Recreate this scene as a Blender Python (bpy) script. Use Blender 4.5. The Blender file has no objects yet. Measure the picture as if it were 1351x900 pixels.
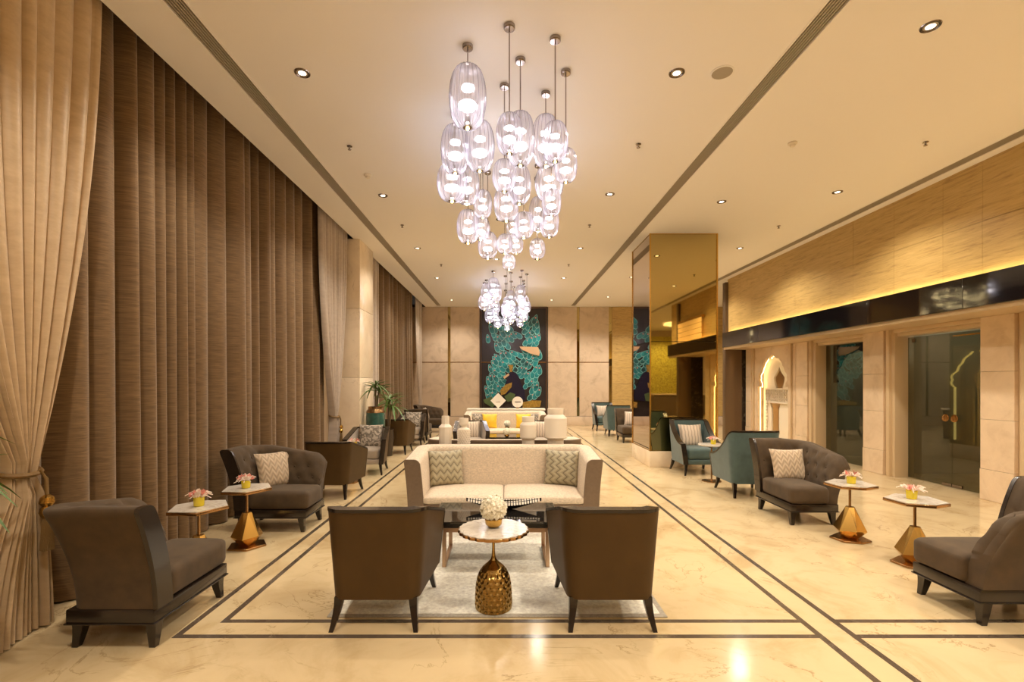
import bpy, bmesh, math, random
from mathutils import Vector, Matrix
R = math.radians; PI = math.pi; TAU = 2*math.pi
random.seed(7)
S = bpy.context.scene
COL = S.collection
# ------------------------------------------------------------------ camera, world, exposure
cam_d = bpy.data.cameras.new('camera'); cam = bpy.data.objects.new('camera', cam_d); COL.objects.link(cam)
cam.location = (0, 0, 1.6); cam.rotation_euler = (PI/2, 0, 0)
cam_d.sensor_width = 36; cam_d.lens = 36*640/1351
cam_d.shift_x = 8/1351; cam_d.shift_y = 55/1351
cam_d.clip_start = .05; cam_d.clip_end = 200
S.camera = cam
w = bpy.data.worlds.new('world'); S.world = w; w.use_nodes = True
w.node_tree.nodes['Background'].inputs[0].default_value = (1, .8, .6, 1)
w.node_tree.nodes['Background'].inputs[1].default_value = .02
S.view_settings.view_transform = 'Standard'; S.view_settings.look = 'None'
S.view_settings.gamma = 1; S.view_settings.use_curve_mapping = False
S.view_settings.exposure = 0.27
S.cycles.max_bounces = 10; S.cycles.diffuse_bounces = 5; S.cycles.glossy_bounces = 5
S.cycles.transmission_bounces = 6; S.cycles.transparent_max_bounces = 40
S.cycles.sample_clamp_indirect = 6; S.cycles.caustics_reflective = False; S.cycles.caustics_refractive = False
CEIL = 4.43
SPOT_W = 195; SPOT_C = (1, .87, .70); BULB_E = 27; LED_E = 13

# ------------------------------------------------------------------ materials
M = {}
def _new(name):
    m = bpy.data.materials.new(name); m.use_nodes = True
    nt = m.node_tree; b = nt.nodes['Principled BSDF']; M[name] = m
    return m, nt, b
def _coord(nt, scale=(1, 1, 1), kind='Object'):
    tc = nt.nodes.new('ShaderNodeTexCoord'); mp = nt.nodes.new('ShaderNodeMapping')
    nt.links.new(tc.outputs[kind], mp.inputs[0]); mp.inputs['Scale'].default_value = scale
    return mp.outputs[0]
def _noise(nt, vec, scale, detail=4, rough=.55, dist=0):
    n = nt.nodes.new('ShaderNodeTexNoise'); nt.links.new(vec, n.inputs['Vector'])
    n.inputs['Scale'].default_value = scale; n.inputs['Detail'].default_value = detail
    n.inputs['Roughness'].default_value = rough; n.inputs['Distortion'].default_value = dist
    return n.outputs['Fac']
def _ramp(nt, fac, stops):
    r = nt.nodes.new('ShaderNodeValToRGB'); nt.links.new(fac, r.inputs[0])
    e = r.color_ramp.elements
    while len(e) > 1: e.remove(e[-1])
    e[0].position = stops[0][0]; e[0].color = (*stops[0][1], 1)
    for p, c in stops[1:]:
        k = e.new(p); k.color = (*c, 1)
    return r.outputs[0]
def _mul(c, f): return tuple(min(1, x*f) for x in c)
def mat(name, c, rough=.5, metal=0, vary=0, vscale=8, stretch=(1, 1, 1), bump=0, bscale=60, coat=0, spec=.5, sheen=0, dist=.002):
    m, nt, b = _new(name)
    b.inputs['Base Color'].default_value = (*c, 1); b.inputs['Roughness'].default_value = rough
    b.inputs['Metallic'].default_value = metal; b.inputs['Specular IOR Level'].default_value = spec
    b.inputs['Coat Weight'].default_value = coat; b.inputs['Coat Roughness'].default_value = .05
    b.inputs['Sheen Weight'].default_value = sheen
    if vary:
        f = _noise(nt, _coord(nt, stretch), vscale)
        nt.links.new(_ramp(nt, f, [(.3, _mul(c, 1-vary)), (.7, _mul(c, 1+vary))]), b.inputs['Base Color'])
    if bump:
        f = _noise(nt, _coord(nt, stretch), bscale, 3)
        bp = nt.nodes.new('ShaderNodeBump'); bp.inputs['Strength'].default_value = bump; bp.inputs['Distance'].default_value = dist
        nt.links.new(f, bp.inputs['Height']); nt.links.new(bp.outputs[0], b.inputs['Normal'])
    return m
def marble(name, c1, c2, vein, scale=1.2, rough=.12, vein_w=.012, amt=.75, coat=0, spec=.5):
    m, nt, b = _new(name)
    v = _coord(nt)
    f = _noise(nt, v, scale*1.7, 8, .62, .8)
    base = _ramp(nt, f, [(.28, c2), (.5, c1), (.75, _mul(c1, 1.08))])
    n2 = _noise(nt, v, scale*.9, 7, .6, 1.6)
    s = nt.nodes.new('ShaderNodeMath'); s.operation = 'SUBTRACT'; nt.links.new(n2, s.inputs[0]); s.inputs[1].default_value = .5
    a = nt.nodes.new('ShaderNodeMath'); a.operation = 'ABSOLUTE'; nt.links.new(s.outputs[0], a.inputs[0])
    vf = _ramp(nt, a.outputs[0], [(0, (amt,)*3), (vein_w, (0,)*3)])
    brk = _ramp(nt, _noise(nt, v, scale*1.6, 3), [(.44, (0,)*3), (.6, (1,)*3)])
    mm = nt.nodes.new('ShaderNodeMath'); mm.operation = 'MULTIPLY'; nt.links.new(vf, mm.inputs[0]); nt.links.new(brk, mm.inputs[1])
    mx = nt.nodes.new('ShaderNodeMix'); mx.data_type = 'RGBA'
    nt.links.new(mm.outputs[0], mx.inputs['Factor']); nt.links.new(base, mx.inputs['A']); mx.inputs['B'].default_value = (*vein, 1)
    nt.links.new(mx.outputs['Result'], b.inputs['Base Color'])
    b.inputs['Roughness'].default_value = rough; b.inputs['Coat Weight'].default_value = coat; b.inputs['Specular IOR Level'].default_value = spec
    return m
def emis(name, c, e):
    m, nt, b = _new(name)
    b.inputs['Base Color'].default_value = (*c, 1); b.inputs['Emission Color'].default_value = (*c, 1); b.inputs['Emission Strength'].default_value = e
    return m

marble('floor_marble', (.66, .52, .31), (.51, .37, .19), (.30, .19, .08), 1.1, .14, .008, .8, spec=.4)
marble('wall_marble', (.67, .54, .41), (.52, .40, .29), (.80, .68, .54), 1.3, .18, .01, .6)
marble('pillar_marble', (.88, .75, .58), (.78, .64, .47), (.36, .25, .14), 1.2, .12, .006, .5)
marble('pier_marble', (.78, .62, .44), (.66, .50, .33), (.86, .73, .56), 1.6, .16, .008, .5)
marble('dark_marble', (.055, .04, .028), (.035, .025, .018), (.45, .38, .3), 2.2, .12, .012, .8)
marble('white_marble', (.66, .61, .54), (.50, .44, .37), (.32, .26, .20), 6, .12, .03, .6)
marble('inlay_marble', (.10, .075, .055), (.07, .05, .035), (.4, .32, .24), 6, .14, .01, .5)
# travertine with a slanting wavy grain
m, nt, b = _new('travertine')
v = _coord(nt, (1, .5, 6.5)); v.node.inputs['Rotation'].default_value = (R(4), 0, 0); f = _noise(nt, v, 5.0, 9, .72, .5)
nt.links.new(_ramp(nt, f, [(.30, (.34, .21, .075)), (.48, (.55, .375, .14)), (.7, (.65, .46, .19))]), b.inputs['Base Color'])
b.inputs['Roughness'].default_value = .35
mat('ceiling_paint', (.87, .84, .82), .75, bump=.05, bscale=3)
mat('plaster', (.62, .50, .36), .6)
mat('moulding', (.66, .51, .32), .35)
mat('dark_paint', (.05, .045, .04), .6)
mat('grille', (.36, .315, .25), .5); mat('grille_dark', (.10, .085, .07), .7)
mat('black_glass', (.006, .005, .006), .06, spec=.8)
mat('bronze_frame', (.16, .11, .07), .35, .6)
# curtain cloth: slubby horizontal threads
def cloth(name, c, c2, rough=.7, sheen=.3, zs=60):
    m, nt, b = _new(name)
    f = _noise(nt, _coord(nt, (1, 5, zs)), 2.2, 5, .65)
    nt.links.new(_ramp(nt, f, [(.32, c2), (.66, c)]), b.inputs['Base Color'])
    b.inputs['Roughness'].default_value = rough; b.inputs['Sheen Weight'].default_value = sheen
    bp = nt.nodes.new('ShaderNodeBump'); bp.inputs['Strength'].default_value = .25; bp.inputs['Distance'].default_value = .003
    nt.links.new(f, bp.inputs['Height']); nt.links.new(bp.outputs[0], b.inputs['Normal'])
cloth('brown_drape', (.27, .165, .074), (.125, .074, .032))
cloth('cream_drape', (.60, .46, .30), (.50, .37, .23), .45, .2, 8)
cloth('grey_drape', (.50, .42, .35), (.42, .35, .29), .5, .2, 8)
mat('rope', (.20, .115, .035), .5, bump=.6, bscale=120)
mat('leather', (.070, .037, .009), .55, vary=.12, vscale=4, spec=.3)
mat('inner_fabric', (.36, .30, .24), .85, vary=.1, vscale=120, sheen=.2)
mat('grey_velvet', (.067, .041, .018), .85, vary=.22, vscale=9, sheen=.08)
mat('teal_fabric', (.060, .104, .102), .75, vary=.14, vscale=10, sheen=.3)
mat('dark_wood', (.016, .010, .007), .25, coat=.3)
mat('brown_wood', (.10, .05, .028), .35, coat=.2)
mat('sofa_fabric', (.66, .55, .42), .8, vary=.20, vscale=46, stretch=(1, 1, 2.2), sheen=.2)
mat('sofa_shell', (.17, .115, .072), .55, vary=.08, vscale=40)
mat('gold', (.62, .38, .10), .22, 1)
mat('hammered_gold', (.40, .26, .085), .22, 1)
mat('bronze', (.42, .24, .10), .26, 1)
mat('chrome', (.32, .28, .26), .18, 1)
mat('copper_leg', (.50, .34, .22), .3, 1)
mat('black_table', (.012, .010, .009), .03, spec=.7)
mat('black_lacquer', (.012, .009, .008), .22)
mat('ivory', (.78, .72, .62), .5)
mat('ceramic', (.88, .80, .68), .45)
mat('rug_wool', (.86, .82, .73), .95, vary=.2, vscale=38, bump=.5, bscale=160, dist=.004)
mat('rug_border', (.40, .36, .30), .95, vary=.2, vscale=60, bump=.5, bscale=160)
mat('yellow_silk', (.80, .50, .02), .45, vary=.2, vscale=10, sheen=.3)
mat('petal_white', (.92, .88, .74), .7)
mat('petal_pink', (.75, .30, .25), .6, vary=.35, vscale=40)
mat('petal_pale', (.85, .72, .62), .6)
mat('leaf', (.09, .17, .035), .45, vary=.35, vscale=9)
mat('stem', (.11, .075, .04), .8, bump=.6, bscale=60)
mat('yellow_glass', (.75, .60, .02), .12, spec=.7)
mat('teal_glaze', (.03, .10, .085), .12, vary=.4, vscale=6, coat=.5)
mat('copper_glaze', (.24, .14, .06), .25, .8, vary=.4, vscale=12)
mat('dark_pot', (.045, .03, .02), .35)
mat('soil', (.03, .02, .012), .9)
mat('mural_ground', (.030, .024, .026), .25, vary=.15, vscale=3)
mat('feather_teal', (.008, .20, .24), .3, vary=.85, vscale=3.2)
mat('feather_rim', (.28, .62, .64), .35, vary=.4, vscale=4)
mat('feather_eye', (.75, .30, .28), .4)
mat('peacock_navy', (.012, .010, .035), .25)
mat('mural_gold', (.40, .25, .05), .35, .3, vary=.4, vscale=14)
mat('mural_cream', (.70, .48, .30), .4)
mat('mural_green', (.08, .13, .05), .4)
mat('mosaic', (.85, .55, .10), .35, .1, vary=.7, vscale=26)
mat('desk_white', (.7, .6, .45), .3); mat('desk_panel', (.17, .12, .075), .4)
mat('back_room', (.42, .40, .32), .8)
mat('white_plaster', (.82, .74, .60), .6)
mat('led_warm_dim', (.8, .8, .8), .5)
emis('led', (1, .77, .40), LED_E); emis('niche_led', (1, .74, .36), 9)
emis('bulb_and_glint', (1, .95, .97), BULB_E); emis('pin_led', (1, .72, .28), 14)
emis('lens', (1, .86, .66), 4); emis('shade', (1, .80, .5), 2.2); emis('crystal_glow', (1, .70, .30), .35)
emis('arch_led', (1, .80, .30), .5)
# mirrors
mat('gold_mirror', (.50, .40, .175), .025, 1); mat('grey_mirror', (.62, .54, .50), .02, 1)
# thin clear ribbed glass, faint violet
m, nt, b = _new('ribbed_glass')
out = nt.nodes['Material Output']
tr = nt.nodes.new('ShaderNodeBsdfTransparent'); lw2 = nt.nodes.new('ShaderNodeLayerWeight'); lw2.inputs[0].default_value = .5
nt.links.new(_ramp(nt, lw2.outputs['Facing'], [(0, (.95, .94, .96)), (.35, (.80, .79, .82)), (.8, (.34, .32, .36))]), tr.inputs[0])
gl = nt.nodes.new('ShaderNodeBsdfGlossy'); gl.inputs[0].default_value = (.92, .90, 1, 1); gl.inputs['Roughness'].default_value = .10
tl = nt.nodes.new('ShaderNodeBsdfTranslucent'); tl.inputs[0].default_value = (.86, .85, .92, 1)
lw = nt.nodes.new('ShaderNodeLayerWeight'); lw.inputs[0].default_value = .32
ad = nt.nodes.new('ShaderNodeMath'); ad.operation = 'MULTIPLY_ADD'; nt.links.new(lw.outputs['Facing'], ad.inputs[0]); ad.inputs[1].default_value = .45; ad.inputs[2].default_value = .05
rf = nt.nodes.new('ShaderNodeBsdfRefraction'); rf.inputs['IOR'].default_value = 1.04; rf.inputs['Roughness'].default_value = .36; nt.links.new(_ramp(nt, lw2.outputs['Facing'], [(0, (.96, .95, .98)), (.35, (.86, .85, .89)), (.8, (.42, .40, .44))]), rf.inputs[0])
x0 = nt.nodes.new('ShaderNodeMixShader'); x0.inputs[0].default_value = .68; nt.links.new(tr.outputs[0], x0.inputs[1]); nt.links.new(rf.outputs[0], x0.inputs[2])
x1 = nt.nodes.new('ShaderNodeMixShader'); nt.links.new(ad.outputs[0], x1.inputs[0]); nt.links.new(x0.outputs[0], x1.inputs[1]); nt.links.new(gl.outputs[0], x1.inputs[2])
x2 = nt.nodes.new('ShaderNodeMixShader'); x2.inputs[0].default_value = .035; nt.links.new(x1.outputs[0], x2.inputs[1]); nt.links.new(tl.outputs[0], x2.inputs[2])
nt.links.new(x2.outputs[0], out.inputs[0])
# smoked door glass
m, nt, b = _new('smoked_glass')
out = nt.nodes['Material Output']
tr = nt.nodes.new('ShaderNodeBsdfTransparent'); tr.inputs[0].default_value = (.60, .60, .53, 1)
gl = nt.nodes.new('ShaderNodeBsdfGlossy'); gl.inputs[0].default_value = (.9, .9, .85, 1); gl.inputs['Roughness'].default_value = .015
fr = nt.nodes.new('ShaderNodeLayerWeight'); fr.inputs[0].default_value = .5
pw = nt.nodes.new('ShaderNodeMath'); pw.operation = 'POWER'; nt.links.new(fr.outputs['Facing'], pw.inputs[0]); pw.inputs[1].default_value = 3
ma = nt.nodes.new('ShaderNodeMath'); ma.operation = 'MULTIPLY_ADD'; nt.links.new(pw.outputs[0], ma.inputs[0]); ma.inputs[1].default_value = .5; ma.inputs[2].default_value = .06
x1 = nt.nodes.new('ShaderNodeMixShader'); nt.links.new(ma.outputs[0], x1.inputs[0]); nt.links.new(tr.outputs[0], x1.inputs[1]); nt.links.new(gl.outputs[0], x1.inputs[2])
nt.links.new(x1.outputs[0], out.inputs[0])
# patterned cushion cloths (print on the cloth, in the cushion's own coordinates)
def zigzag(name, c1, c2, freq=13, amp=.35, vert=False, bands=1):
    m, nt, b = _new(name)
    tc = nt.nodes.new('ShaderNodeTexCoord'); sp = nt.nodes.new('ShaderNodeSeparateXYZ'); nt.links.new(tc.outputs['Object'], sp.inputs[0])
    ax, az = (sp.outputs[2], sp.outputs[0]) if vert else (sp.outputs[0], sp.outputs[2])
    def mth(op, a, bb=None):
        n = nt.nodes.new('ShaderNodeMath'); n.operation = op
        for i, q in enumerate((a, bb)):
            if q is None: continue
            if isinstance(q, (int, float)): n.inputs[i].default_value = q
            else: nt.links.new(q, n.inputs[i])
        return n.outputs[0]
    zz = mth('PINGPONG', mth('MULTIPLY', ax, freq), .5)
    t = mth('PINGPONG', mth('ADD', mth('MULTIPLY', az, freq*bands), mth('MULTIPLY', zz, amp*2)), .5)
    nt.links.new(_ramp(nt, t, [(.0, c2), (.03, c2), (.10, c1), (.5, _mul(c1, 1.35))]), b.inputs['Base Color'])
    bp = nt.nodes.new('ShaderNodeBump'); bp.inputs['Strength'].default_value = .8; bp.inputs['Distance'].default_value = .012
    nt.links.new(t, bp.inputs['Height']); nt.links.new(bp.outputs[0], b.inputs['Normal'])
    b.inputs['Roughness'].default_value = .6; b.inputs['Sheen Weight'].default_value = .2
zigzag('zigzag_sage', (.33, .29, .19), (.14, .115, .065), 12, .6)
zigzag('zigzag_sage_upright', (.33, .29, .19), (.14, .115, .065), 12, .6, True)
zigzag('zigzag_beige', (.44, .34, .235), (.37, .285, .19), 14, .9)
zigzag('stripe_silver', (.52, .43, .34), (.33, .26, .20), 8, .12, True, 2.2)
def floral(name, c1, c2, sc):
    m, nt, b = _new(name)
    f = _noise(nt, _coord(nt), sc, 2, .4, 1.5)
    nt.links.new(_ramp(nt, f, [(.40, c1), (.47, c2), (.55, c2), (.60, c1)]), b.inputs['Base Color']); b.inputs['Roughness'].default_value = .7
floral('floral_grey', (.50, .43, .35), (.17, .145, .115), 9)

# ------------------------------------------------------------------ mesh helpers
class MB:
    def __init__(s): s.v = []; s.f = []
    def add(s, vs, fs):
        n = len(s.v); s.v += [tuple(q) for q in vs]; s.f += [tuple(i+n for i in f) for f in fs]; return s
    def box(s, x0, x1, y0, y1, z0, z1):
        return s.add([(x, y, z) for z in (z0, z1) for y in (y0, y1) for x in (x0, x1)],
                     [(0, 2, 3, 1), (4, 5, 7, 6), (0, 1, 5, 4), (2, 6, 7, 3), (0, 4, 6, 2), (1, 3, 7, 5)])
    def prism(s, poly, z0, z1, top_scale=1, off=(0, 0)):
        n = len(poly)
        vs = [(x, y, z0) for x, y in poly]+[(x*top_scale+off[0], y*top_scale+off[1], z1) for x, y in poly]
        return s.add(vs, [tuple(range(n-1, -1, -1)), tuple(range(n, 2*n))]+[(i, (i+1) % n, n+(i+1) % n, n+i) for i in range(n)])
    def extr(s, poly, axis, a0, a1):
        # polygon in the two other axes, extruded along axis (0 = x, 1 = y)
        n = len(poly)
        P = (lambda u, v, a: (a, u, v)) if axis == 0 else (lambda u, v, a: (u, a, v))
        vs = [P(u, v, a0) for u, v in poly]+[P(u, v, a1) for u, v in poly]
        return s.add(vs, [tuple(range(n)), tuple(range(2*n-1, n-1, -1))]+[(i, n+i, n+(i+1) % n, (i+1) % n) for i in range(n)])
    def lathe(s, prof, n=24, c=(0, 0), ph=0, scallop=None):
        vs = []
        for r, z in prof:
            for k in range(n):
                a = TAU*k/n+ph; q = r*(1+(scallop(a) if scallop else 0))
                vs.append((c[0]+q*math.cos(a), c[1]+q*math.sin(a), z))
        fs = [(i*n+k, i*n+(k+1) % n, (i+1)*n+(k+1) % n, (i+1)*n+k) for i in range(len(prof)-1) for k in range(n)]
        fs += [tuple(range(n-1, -1, -1)), tuple(range((len(prof)-1)*n, len(prof)*n))]
        return s.add(vs, fs)
    def tube(s, pts, r, n=8, r1=None):
        pts = [Vector(p) for p in pts]; rings = []; up = Vector((0, 0, 1))
        for i, p in enumerate(pts):
            d = (pts[min(i+1, len(pts)-1)]-pts[max(i-1, 0)]).normalized()
            a = d.cross(up if abs(d.z) < .95 else Vector((1, 0, 0))).normalized(); b = d.cross(a)
            q = r if r1 is None else r+(r1-r)*i/(len(pts)-1)
            rings.append([p+a*q*math.cos(TAU*k/n)+b*q*math.sin(TAU*k/n) for k in range(n)])
        vs = [v for g in rings for v in g]
        fs = [(i*n+k, i*n+(k+1) % n, (i+1)*n+(k+1) % n, (i+1)*n+k) for i in range(len(pts)-1) for k in range(n)]
        fs += [tuple(range(n-1, -1, -1)), tuple(range((len(pts)-1)*n, len(pts)*n))]
        return s.add(vs, fs)
    def grid(s, G, close=False):
        a, b = len(G), len(G[0])
        vs = [p for row in G for p in row]
        return s.add(vs, [(i*b+j, (i+1)*b+j, (i+1)*b+j+1, i*b+j+1) for i in range(a-1) for j in range(b-1)])
    def solid(s, A, B):
        # closed solid between two point grids of the same size
        a, b = len(A), len(A[0]); n = a*b
        vs = [p for row in A for p in row]+[p for row in B for p in row]
        fs = []
        for i in range(a-1):
            for j in range(b-1):
                q = (i*b+j, (i+1)*b+j, (i+1)*b+j+1, i*b+j+1)
                fs.append(q); fs.append(tuple(n+k for k in q[::-1]))
        rim = [i*b for i in range(a)]+[(a-1)*b+j for j in range(1, b)]+[i*b+b-1 for i in range(a-2, -1, -1)]+[j for j in range(b-2, 0, -1)]
        for k in range(len(rim)):
            p, q = rim[k], rim[(k+1) % len(rim)]
            fs.append((q, p, n+p, n+q))
        return s.add(vs, fs)
    def ball(s, c, r, n=10, m=6, sq=(1, 1, 1)):
        prof = [(max(1e-4, math.sin(PI*i/m)), -math.cos(PI*i/m)) for i in range(m+1)]
        t = MB().lathe(prof, n)
        return s.add([(c[0]+x*r*sq[0], c[1]+y*r*sq[1], c[2]+z*r*sq[2]) for x, y, z in t.v], t.f)
    def soft(s, c, d, r=.03, n=8, puff=0):
        # rounded, slightly domed cushion block
        hx, hy, hz = d[0]/2, d[1]/2, d[2]/2; bm = bmesh.new()
        bmesh.ops.create_cube(bm, size=2); bmesh.ops.subdivide_edges(bm, edges=bm.edges[:], cuts=n-1, use_grid_fill=True)
        bm.verts.ensure_lookup_table(); vs = []
        for v in bm.verts:
            # pull grid lines towards the edges
            p = [math.copysign(abs(q)**.55, q) for q in v.co]
            P = Vector((p[0]*hx, p[1]*hy, p[2]*hz))
            I = Vector((max(-hx+r, min(hx-r, P.x)), max(-hy+r, min(hy-r, P.y)), max(-hz+r, min(hz-r, P.z))))
            D = P-I
            if D.length > 1e-6: P = I+D.normalized()*r
            if p[2] > 0: P.z += puff*(1-p[0]**2)*(1-p[1]**2)*p[2]
            vs.append((P.x+c[0], P.y+c[1], P.z+c[2]))
        fs = [[v.index for v in f.verts] for f in bm.faces]; bm.free()
        return s.add(vs, fs)
    def build(s, name, m, parent=None, smooth=False, bevel=0, seg=2, angle=40):
        me = bpy.data.meshes.new(name); me.from_pydata(s.v, [], s.f)
        bm = bmesh.new(); bm.from_mesh(me)
        bmesh.ops.recalc_face_normals(bm, faces=bm.faces[:])
        if bevel:
            es = [e for e in bm.edges if len(e.link_faces) == 2 and e.calc_face_angle(0) > R(30)]
            bmesh.ops.bevel(bm, geom=es, offset=bevel, segments=seg, affect='EDGES', profile=.5, clamp_overlap=True)
        bm.to_mesh(me); bm.free()
        if smooth or bevel:
            me.polygons.foreach_set('use_smooth', [True]*len(me.polygons))
            me.set_sharp_from_angle(angle=R(angle))
        me.materials.append(M[m])
        o = bpy.data.objects.new(name, me); COL.objects.link(o)
        if parent: o.parent = parent
        return o
def tag(o, label=None, cat=None, group=None, kind=None):
    for k, x in (('label', label), ('category', cat), ('group', group), ('kind', kind)):
        if x: o[k] = x
    return o
def thing(name, label, cat, loc=(0, 0, 0), rz=0, group=None):
    o = bpy.data.objects.new(name, None); COL.objects.link(o); o.empty_display_size = .1
    o.location = loc; o.rotation_euler = (0, 0, rz)
    return tag(o, label, cat, group)
def copy_tree(o, parent=None):
    c = o.copy(); COL.objects.link(c)
    if parent: c.parent = parent
    for ch in list(o.children): copy_tree(ch, c)
    return c
def clone(proto, used, label, loc, rz=0, group=None):
    o = proto if not used else copy_tree(proto)
    o.location = loc; o.rotation_euler = (0, 0, rz); o['label'] = label
    if group: o['group'] = group
    return o
def share(o, parent, loc=(0, 0, 0), rot=None, scale=None):
    c = o.copy(); COL.objects.link(c); c.parent = parent; c.location = loc
    if rot: c.rotation_euler = rot
    if scale: c.scale = scale
    return c
def struct(o): o['kind'] = 'structure'; return o

# ------------------------------------------------------------------ the room
YB, YF = -8.0, 18.1
fl = struct(MB().box(-3.6, 14, YB, YF+.3, -.1, 0).build('floor', 'floor_marble'))
def inlay(x0, x1, y0, y1): MB().box(x0, x1, y0, y1, 0, .0012).build('inlay_strip', 'inlay_marble', fl)
W2 = .021
for x in (1.985, 2.2): inlay(x-W2, x+W2, -3, 17)
inlay(-2.075-W2, -2.075+W2, 3.058-W2, 17); inlay(-1.885-W2, -1.885+W2, 3.254-W2, 17)
for y, xa in ((3.058, -2.075+W2), (3.254, -1.885+W2)):
    inlay(xa, 1.985-W2, y-W2, y+W2); inlay(2.2+W2, 5.6, y-W2, y+W2)
# ceiling in strips between the slot diffusers
for x0, x1, y0, y1 in ((-3.0, -2.545, YB, YF), (-2.38, 2.385, YB, YF), (2.55, 5.76, YB, YF), (5.93, 6.3, .6, 14), (5.93, 14, YB, .6), (5.93, 14, 14, YF)):
    struct(MB().box(x0, x1, y0, y1, CEIL, CEIL+.12).build('ceiling', 'ceiling_paint'))
struct(MB().box(-3.6, -2.9, YB, YF, CEIL+.42, CEIL+.5).build('ceiling', 'dark_paint'))
struct(MB().box(-3.0, -2.94, YB, YF, CEIL+.12, CEIL+.42).build('trim_1', 'ceiling_paint'))
struct(MB().box(-3.7, -3.5, YB, YF, 0, CEIL+.5).build('wall_left', 'plaster'))
struct(MB().box(-3.6, 14, YB-.2, YB, 0, CEIL+.1).build('wall_back', 'plaster'))
struct(MB().box(14, 14.2, YB, YF+.2, 0, CEIL+.1).build('wall_far_right', 'plaster'))
for x0, x1, y1, lab in ((-2.545, -2.38, 17.86, 'long grey slot air diffuser in the ceiling beside the curtain wall'),
                    (2.385, 2.55, 17.86, 'long grey slot air diffuser in the ceiling passing the mirrored column'),
                    (5.76, 5.93, 14, 'long grey slot air diffuser along the ceiling by the travertine wall')):
    y0 = YB if x0 < 5 else .6
    t = thing('slot_diffuser', lab, 'air vent', ((x0+x1)/2, y0, CEIL))
    wd = x1-x0; L = y1-y0
    MB().box(-wd/2, wd/2, 0, YF-y0 if x0 < 5 else L, .05, .12).build('duct_box', 'grille_dark', t)
    if x0 < 5: MB().box(-wd/2, wd/2, L, YF-y0, 0, .04).build('end_cap', 'ceiling_paint', t)
    for k in range(7):
        u = -wd/2+wd*(k+.5)/7
        MB().box(u-.0075, u+.0075, 0, L, .004, .02).build('slat', 'grille', t)
    for sg in (-1, 1): MB().box(sg*wd/2-.007, sg*wd/2+.007, 0, L, -.004, .03).build('edge_trim', 'ceiling_paint', t)

# far wall: marble slabs, mirror strips, mural
wf = struct(MB().box(-3.6, 14, YF+.05, YF+.3, 0, CEIL+.1).build('wall_far', 'dark_paint'))
def slab(name, x0, x1, z0, z1, m, y0=YF, d=.05): return MB().box(x0, x1, y0, y0+d, z0, z1).build(name, m, wf, bevel=.004, seg=1)
for x0, x1 in ((-3.5, -2.17), (-2.07, -.985), (1.57, 2.645), (2.745, 3.84)):
    slab('marble_panel', x0, x1, .35, 2.345, 'wall_marble'); slab('marble_panel', x0, x1, 2.375, CEIL, 'wall_marble')
    slab('joint_strip', x0, x1, 2.345, 2.375, 'bronze', YF+.015, .04)
for x0, x1 in ((-2.17, -2.07), (2.645, 2.745), (3.84, 3.96)):
    slab('mirror_strip', x0, x1, .35, CEIL, 'gold_mirror', YF+.02, .03)
z = 0
for i, zz in enumerate((.35, .95, 1.55, 2.15, 2.75, 3.35, 3.95, CEIL)):
    if i:
        for x0, x1 in ((3.96, 5.3), (5.3, 6.7), (6.7, 8.2), (8.2, 10)): slab('travertine_panel', x0+.003, x1-.003, z+.003, zz-.003, 'travertine')
    z = zz
bb = struct(MB().box(-3.5, 14, YF-.03, YF+.05, 0, .34).build('baseboard_far', 'wall_marble', bevel=.005))

# peacock mural
mu = thing('peacock_mural', 'tall dark mural of a teal peacock in a bronze frame on the far wall', 'mural', (.288, YF-.01, 0))
MB().box(-1.2, 1.2, -.02, .04, .37, CEIL-.02).build('panel', 'mural_ground', mu)
for x in (-1.235, 1.205): MB().box(x, x+.03, -.06, .04, .35, CEIL).build('frame_upright', 'brown_wood', mu)
MB().box(-1.2, 1.2, -.05, .04, CEIL-.06, CEIL).build('frame_rail', 'brown_wood', mu)
MB().box(-1.2, 1.2, -.045, .0, 2.345, 2.375).build('joint_strip', 'bronze', mu)
def mp(cx, cy):   # crop coordinates of the mural -> panel x, z
    return ((630+cx/6-678)*.02828, 1.6+(505-(400+cy/6))*.02828)
fills, rims, eyes = MB(), MB(), MB()
def tear(mb, x, z, a, L, w, y):
    pts = []
    for k in range(14):
        t = TAU*k/14; px = L/2*math.cos(t); pw = w/2*math.sin(t)*(1-.35*math.cos(t))
        pts.append((x+px*math.cos(a)-pw*math.sin(a), z+px*math.sin(a)+pw*math.cos(a)))
    mb.extr(pts, 1, y, -.019)
random.seed(3)
lobes = [(200, 260, 120, 100, 60, 1.0), (425, 225, 75, 115, 115, 1.0), (300, 430, 170, 65, 35, 1), (145, 570, 65, 110, 65, 1), (415, 560, 85, 130, 120, 1), (105, 690, 45, 70, 60, 1), (455, 690, 45, 60, 125, 1), (230, 480, 110, 60, 45, 1), (410, 420, 85, 60, 110, 1)]
pts = []
for lx, ly, rx, ry, an, _ in lobes:
    for i in range(60):
        u, vv = random.uniform(-1, 1), random.uniform(-1, 1)
        if u*u+vv*vv > 1: continue
        px, py = lx+u*rx, ly+vv*ry
        if all((px-q[0])**2+(py-q[1])**2 > 27**2 for q in pts): pts.append((px, py, an+u*-25))
for k, (px, py, an) in enumerate(sorted(pts, key=lambda q: -q[1])):
    x, z = mp(px, py); y = -.024-.0006*k
    L = random.uniform(.33, .43); a = R(180-an)+random.uniform(-.2, .2)
    tear(rims, x, z, a, L, L*.46, y); tear(fills, x, z, a, L*.90, L*.385, y-.0003)
    ex, ez = x+L*.18*math.cos(a), z+L*.18*math.sin(a); tear(eyes, ex, ez, a, .06, .055, y-.0006)
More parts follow.
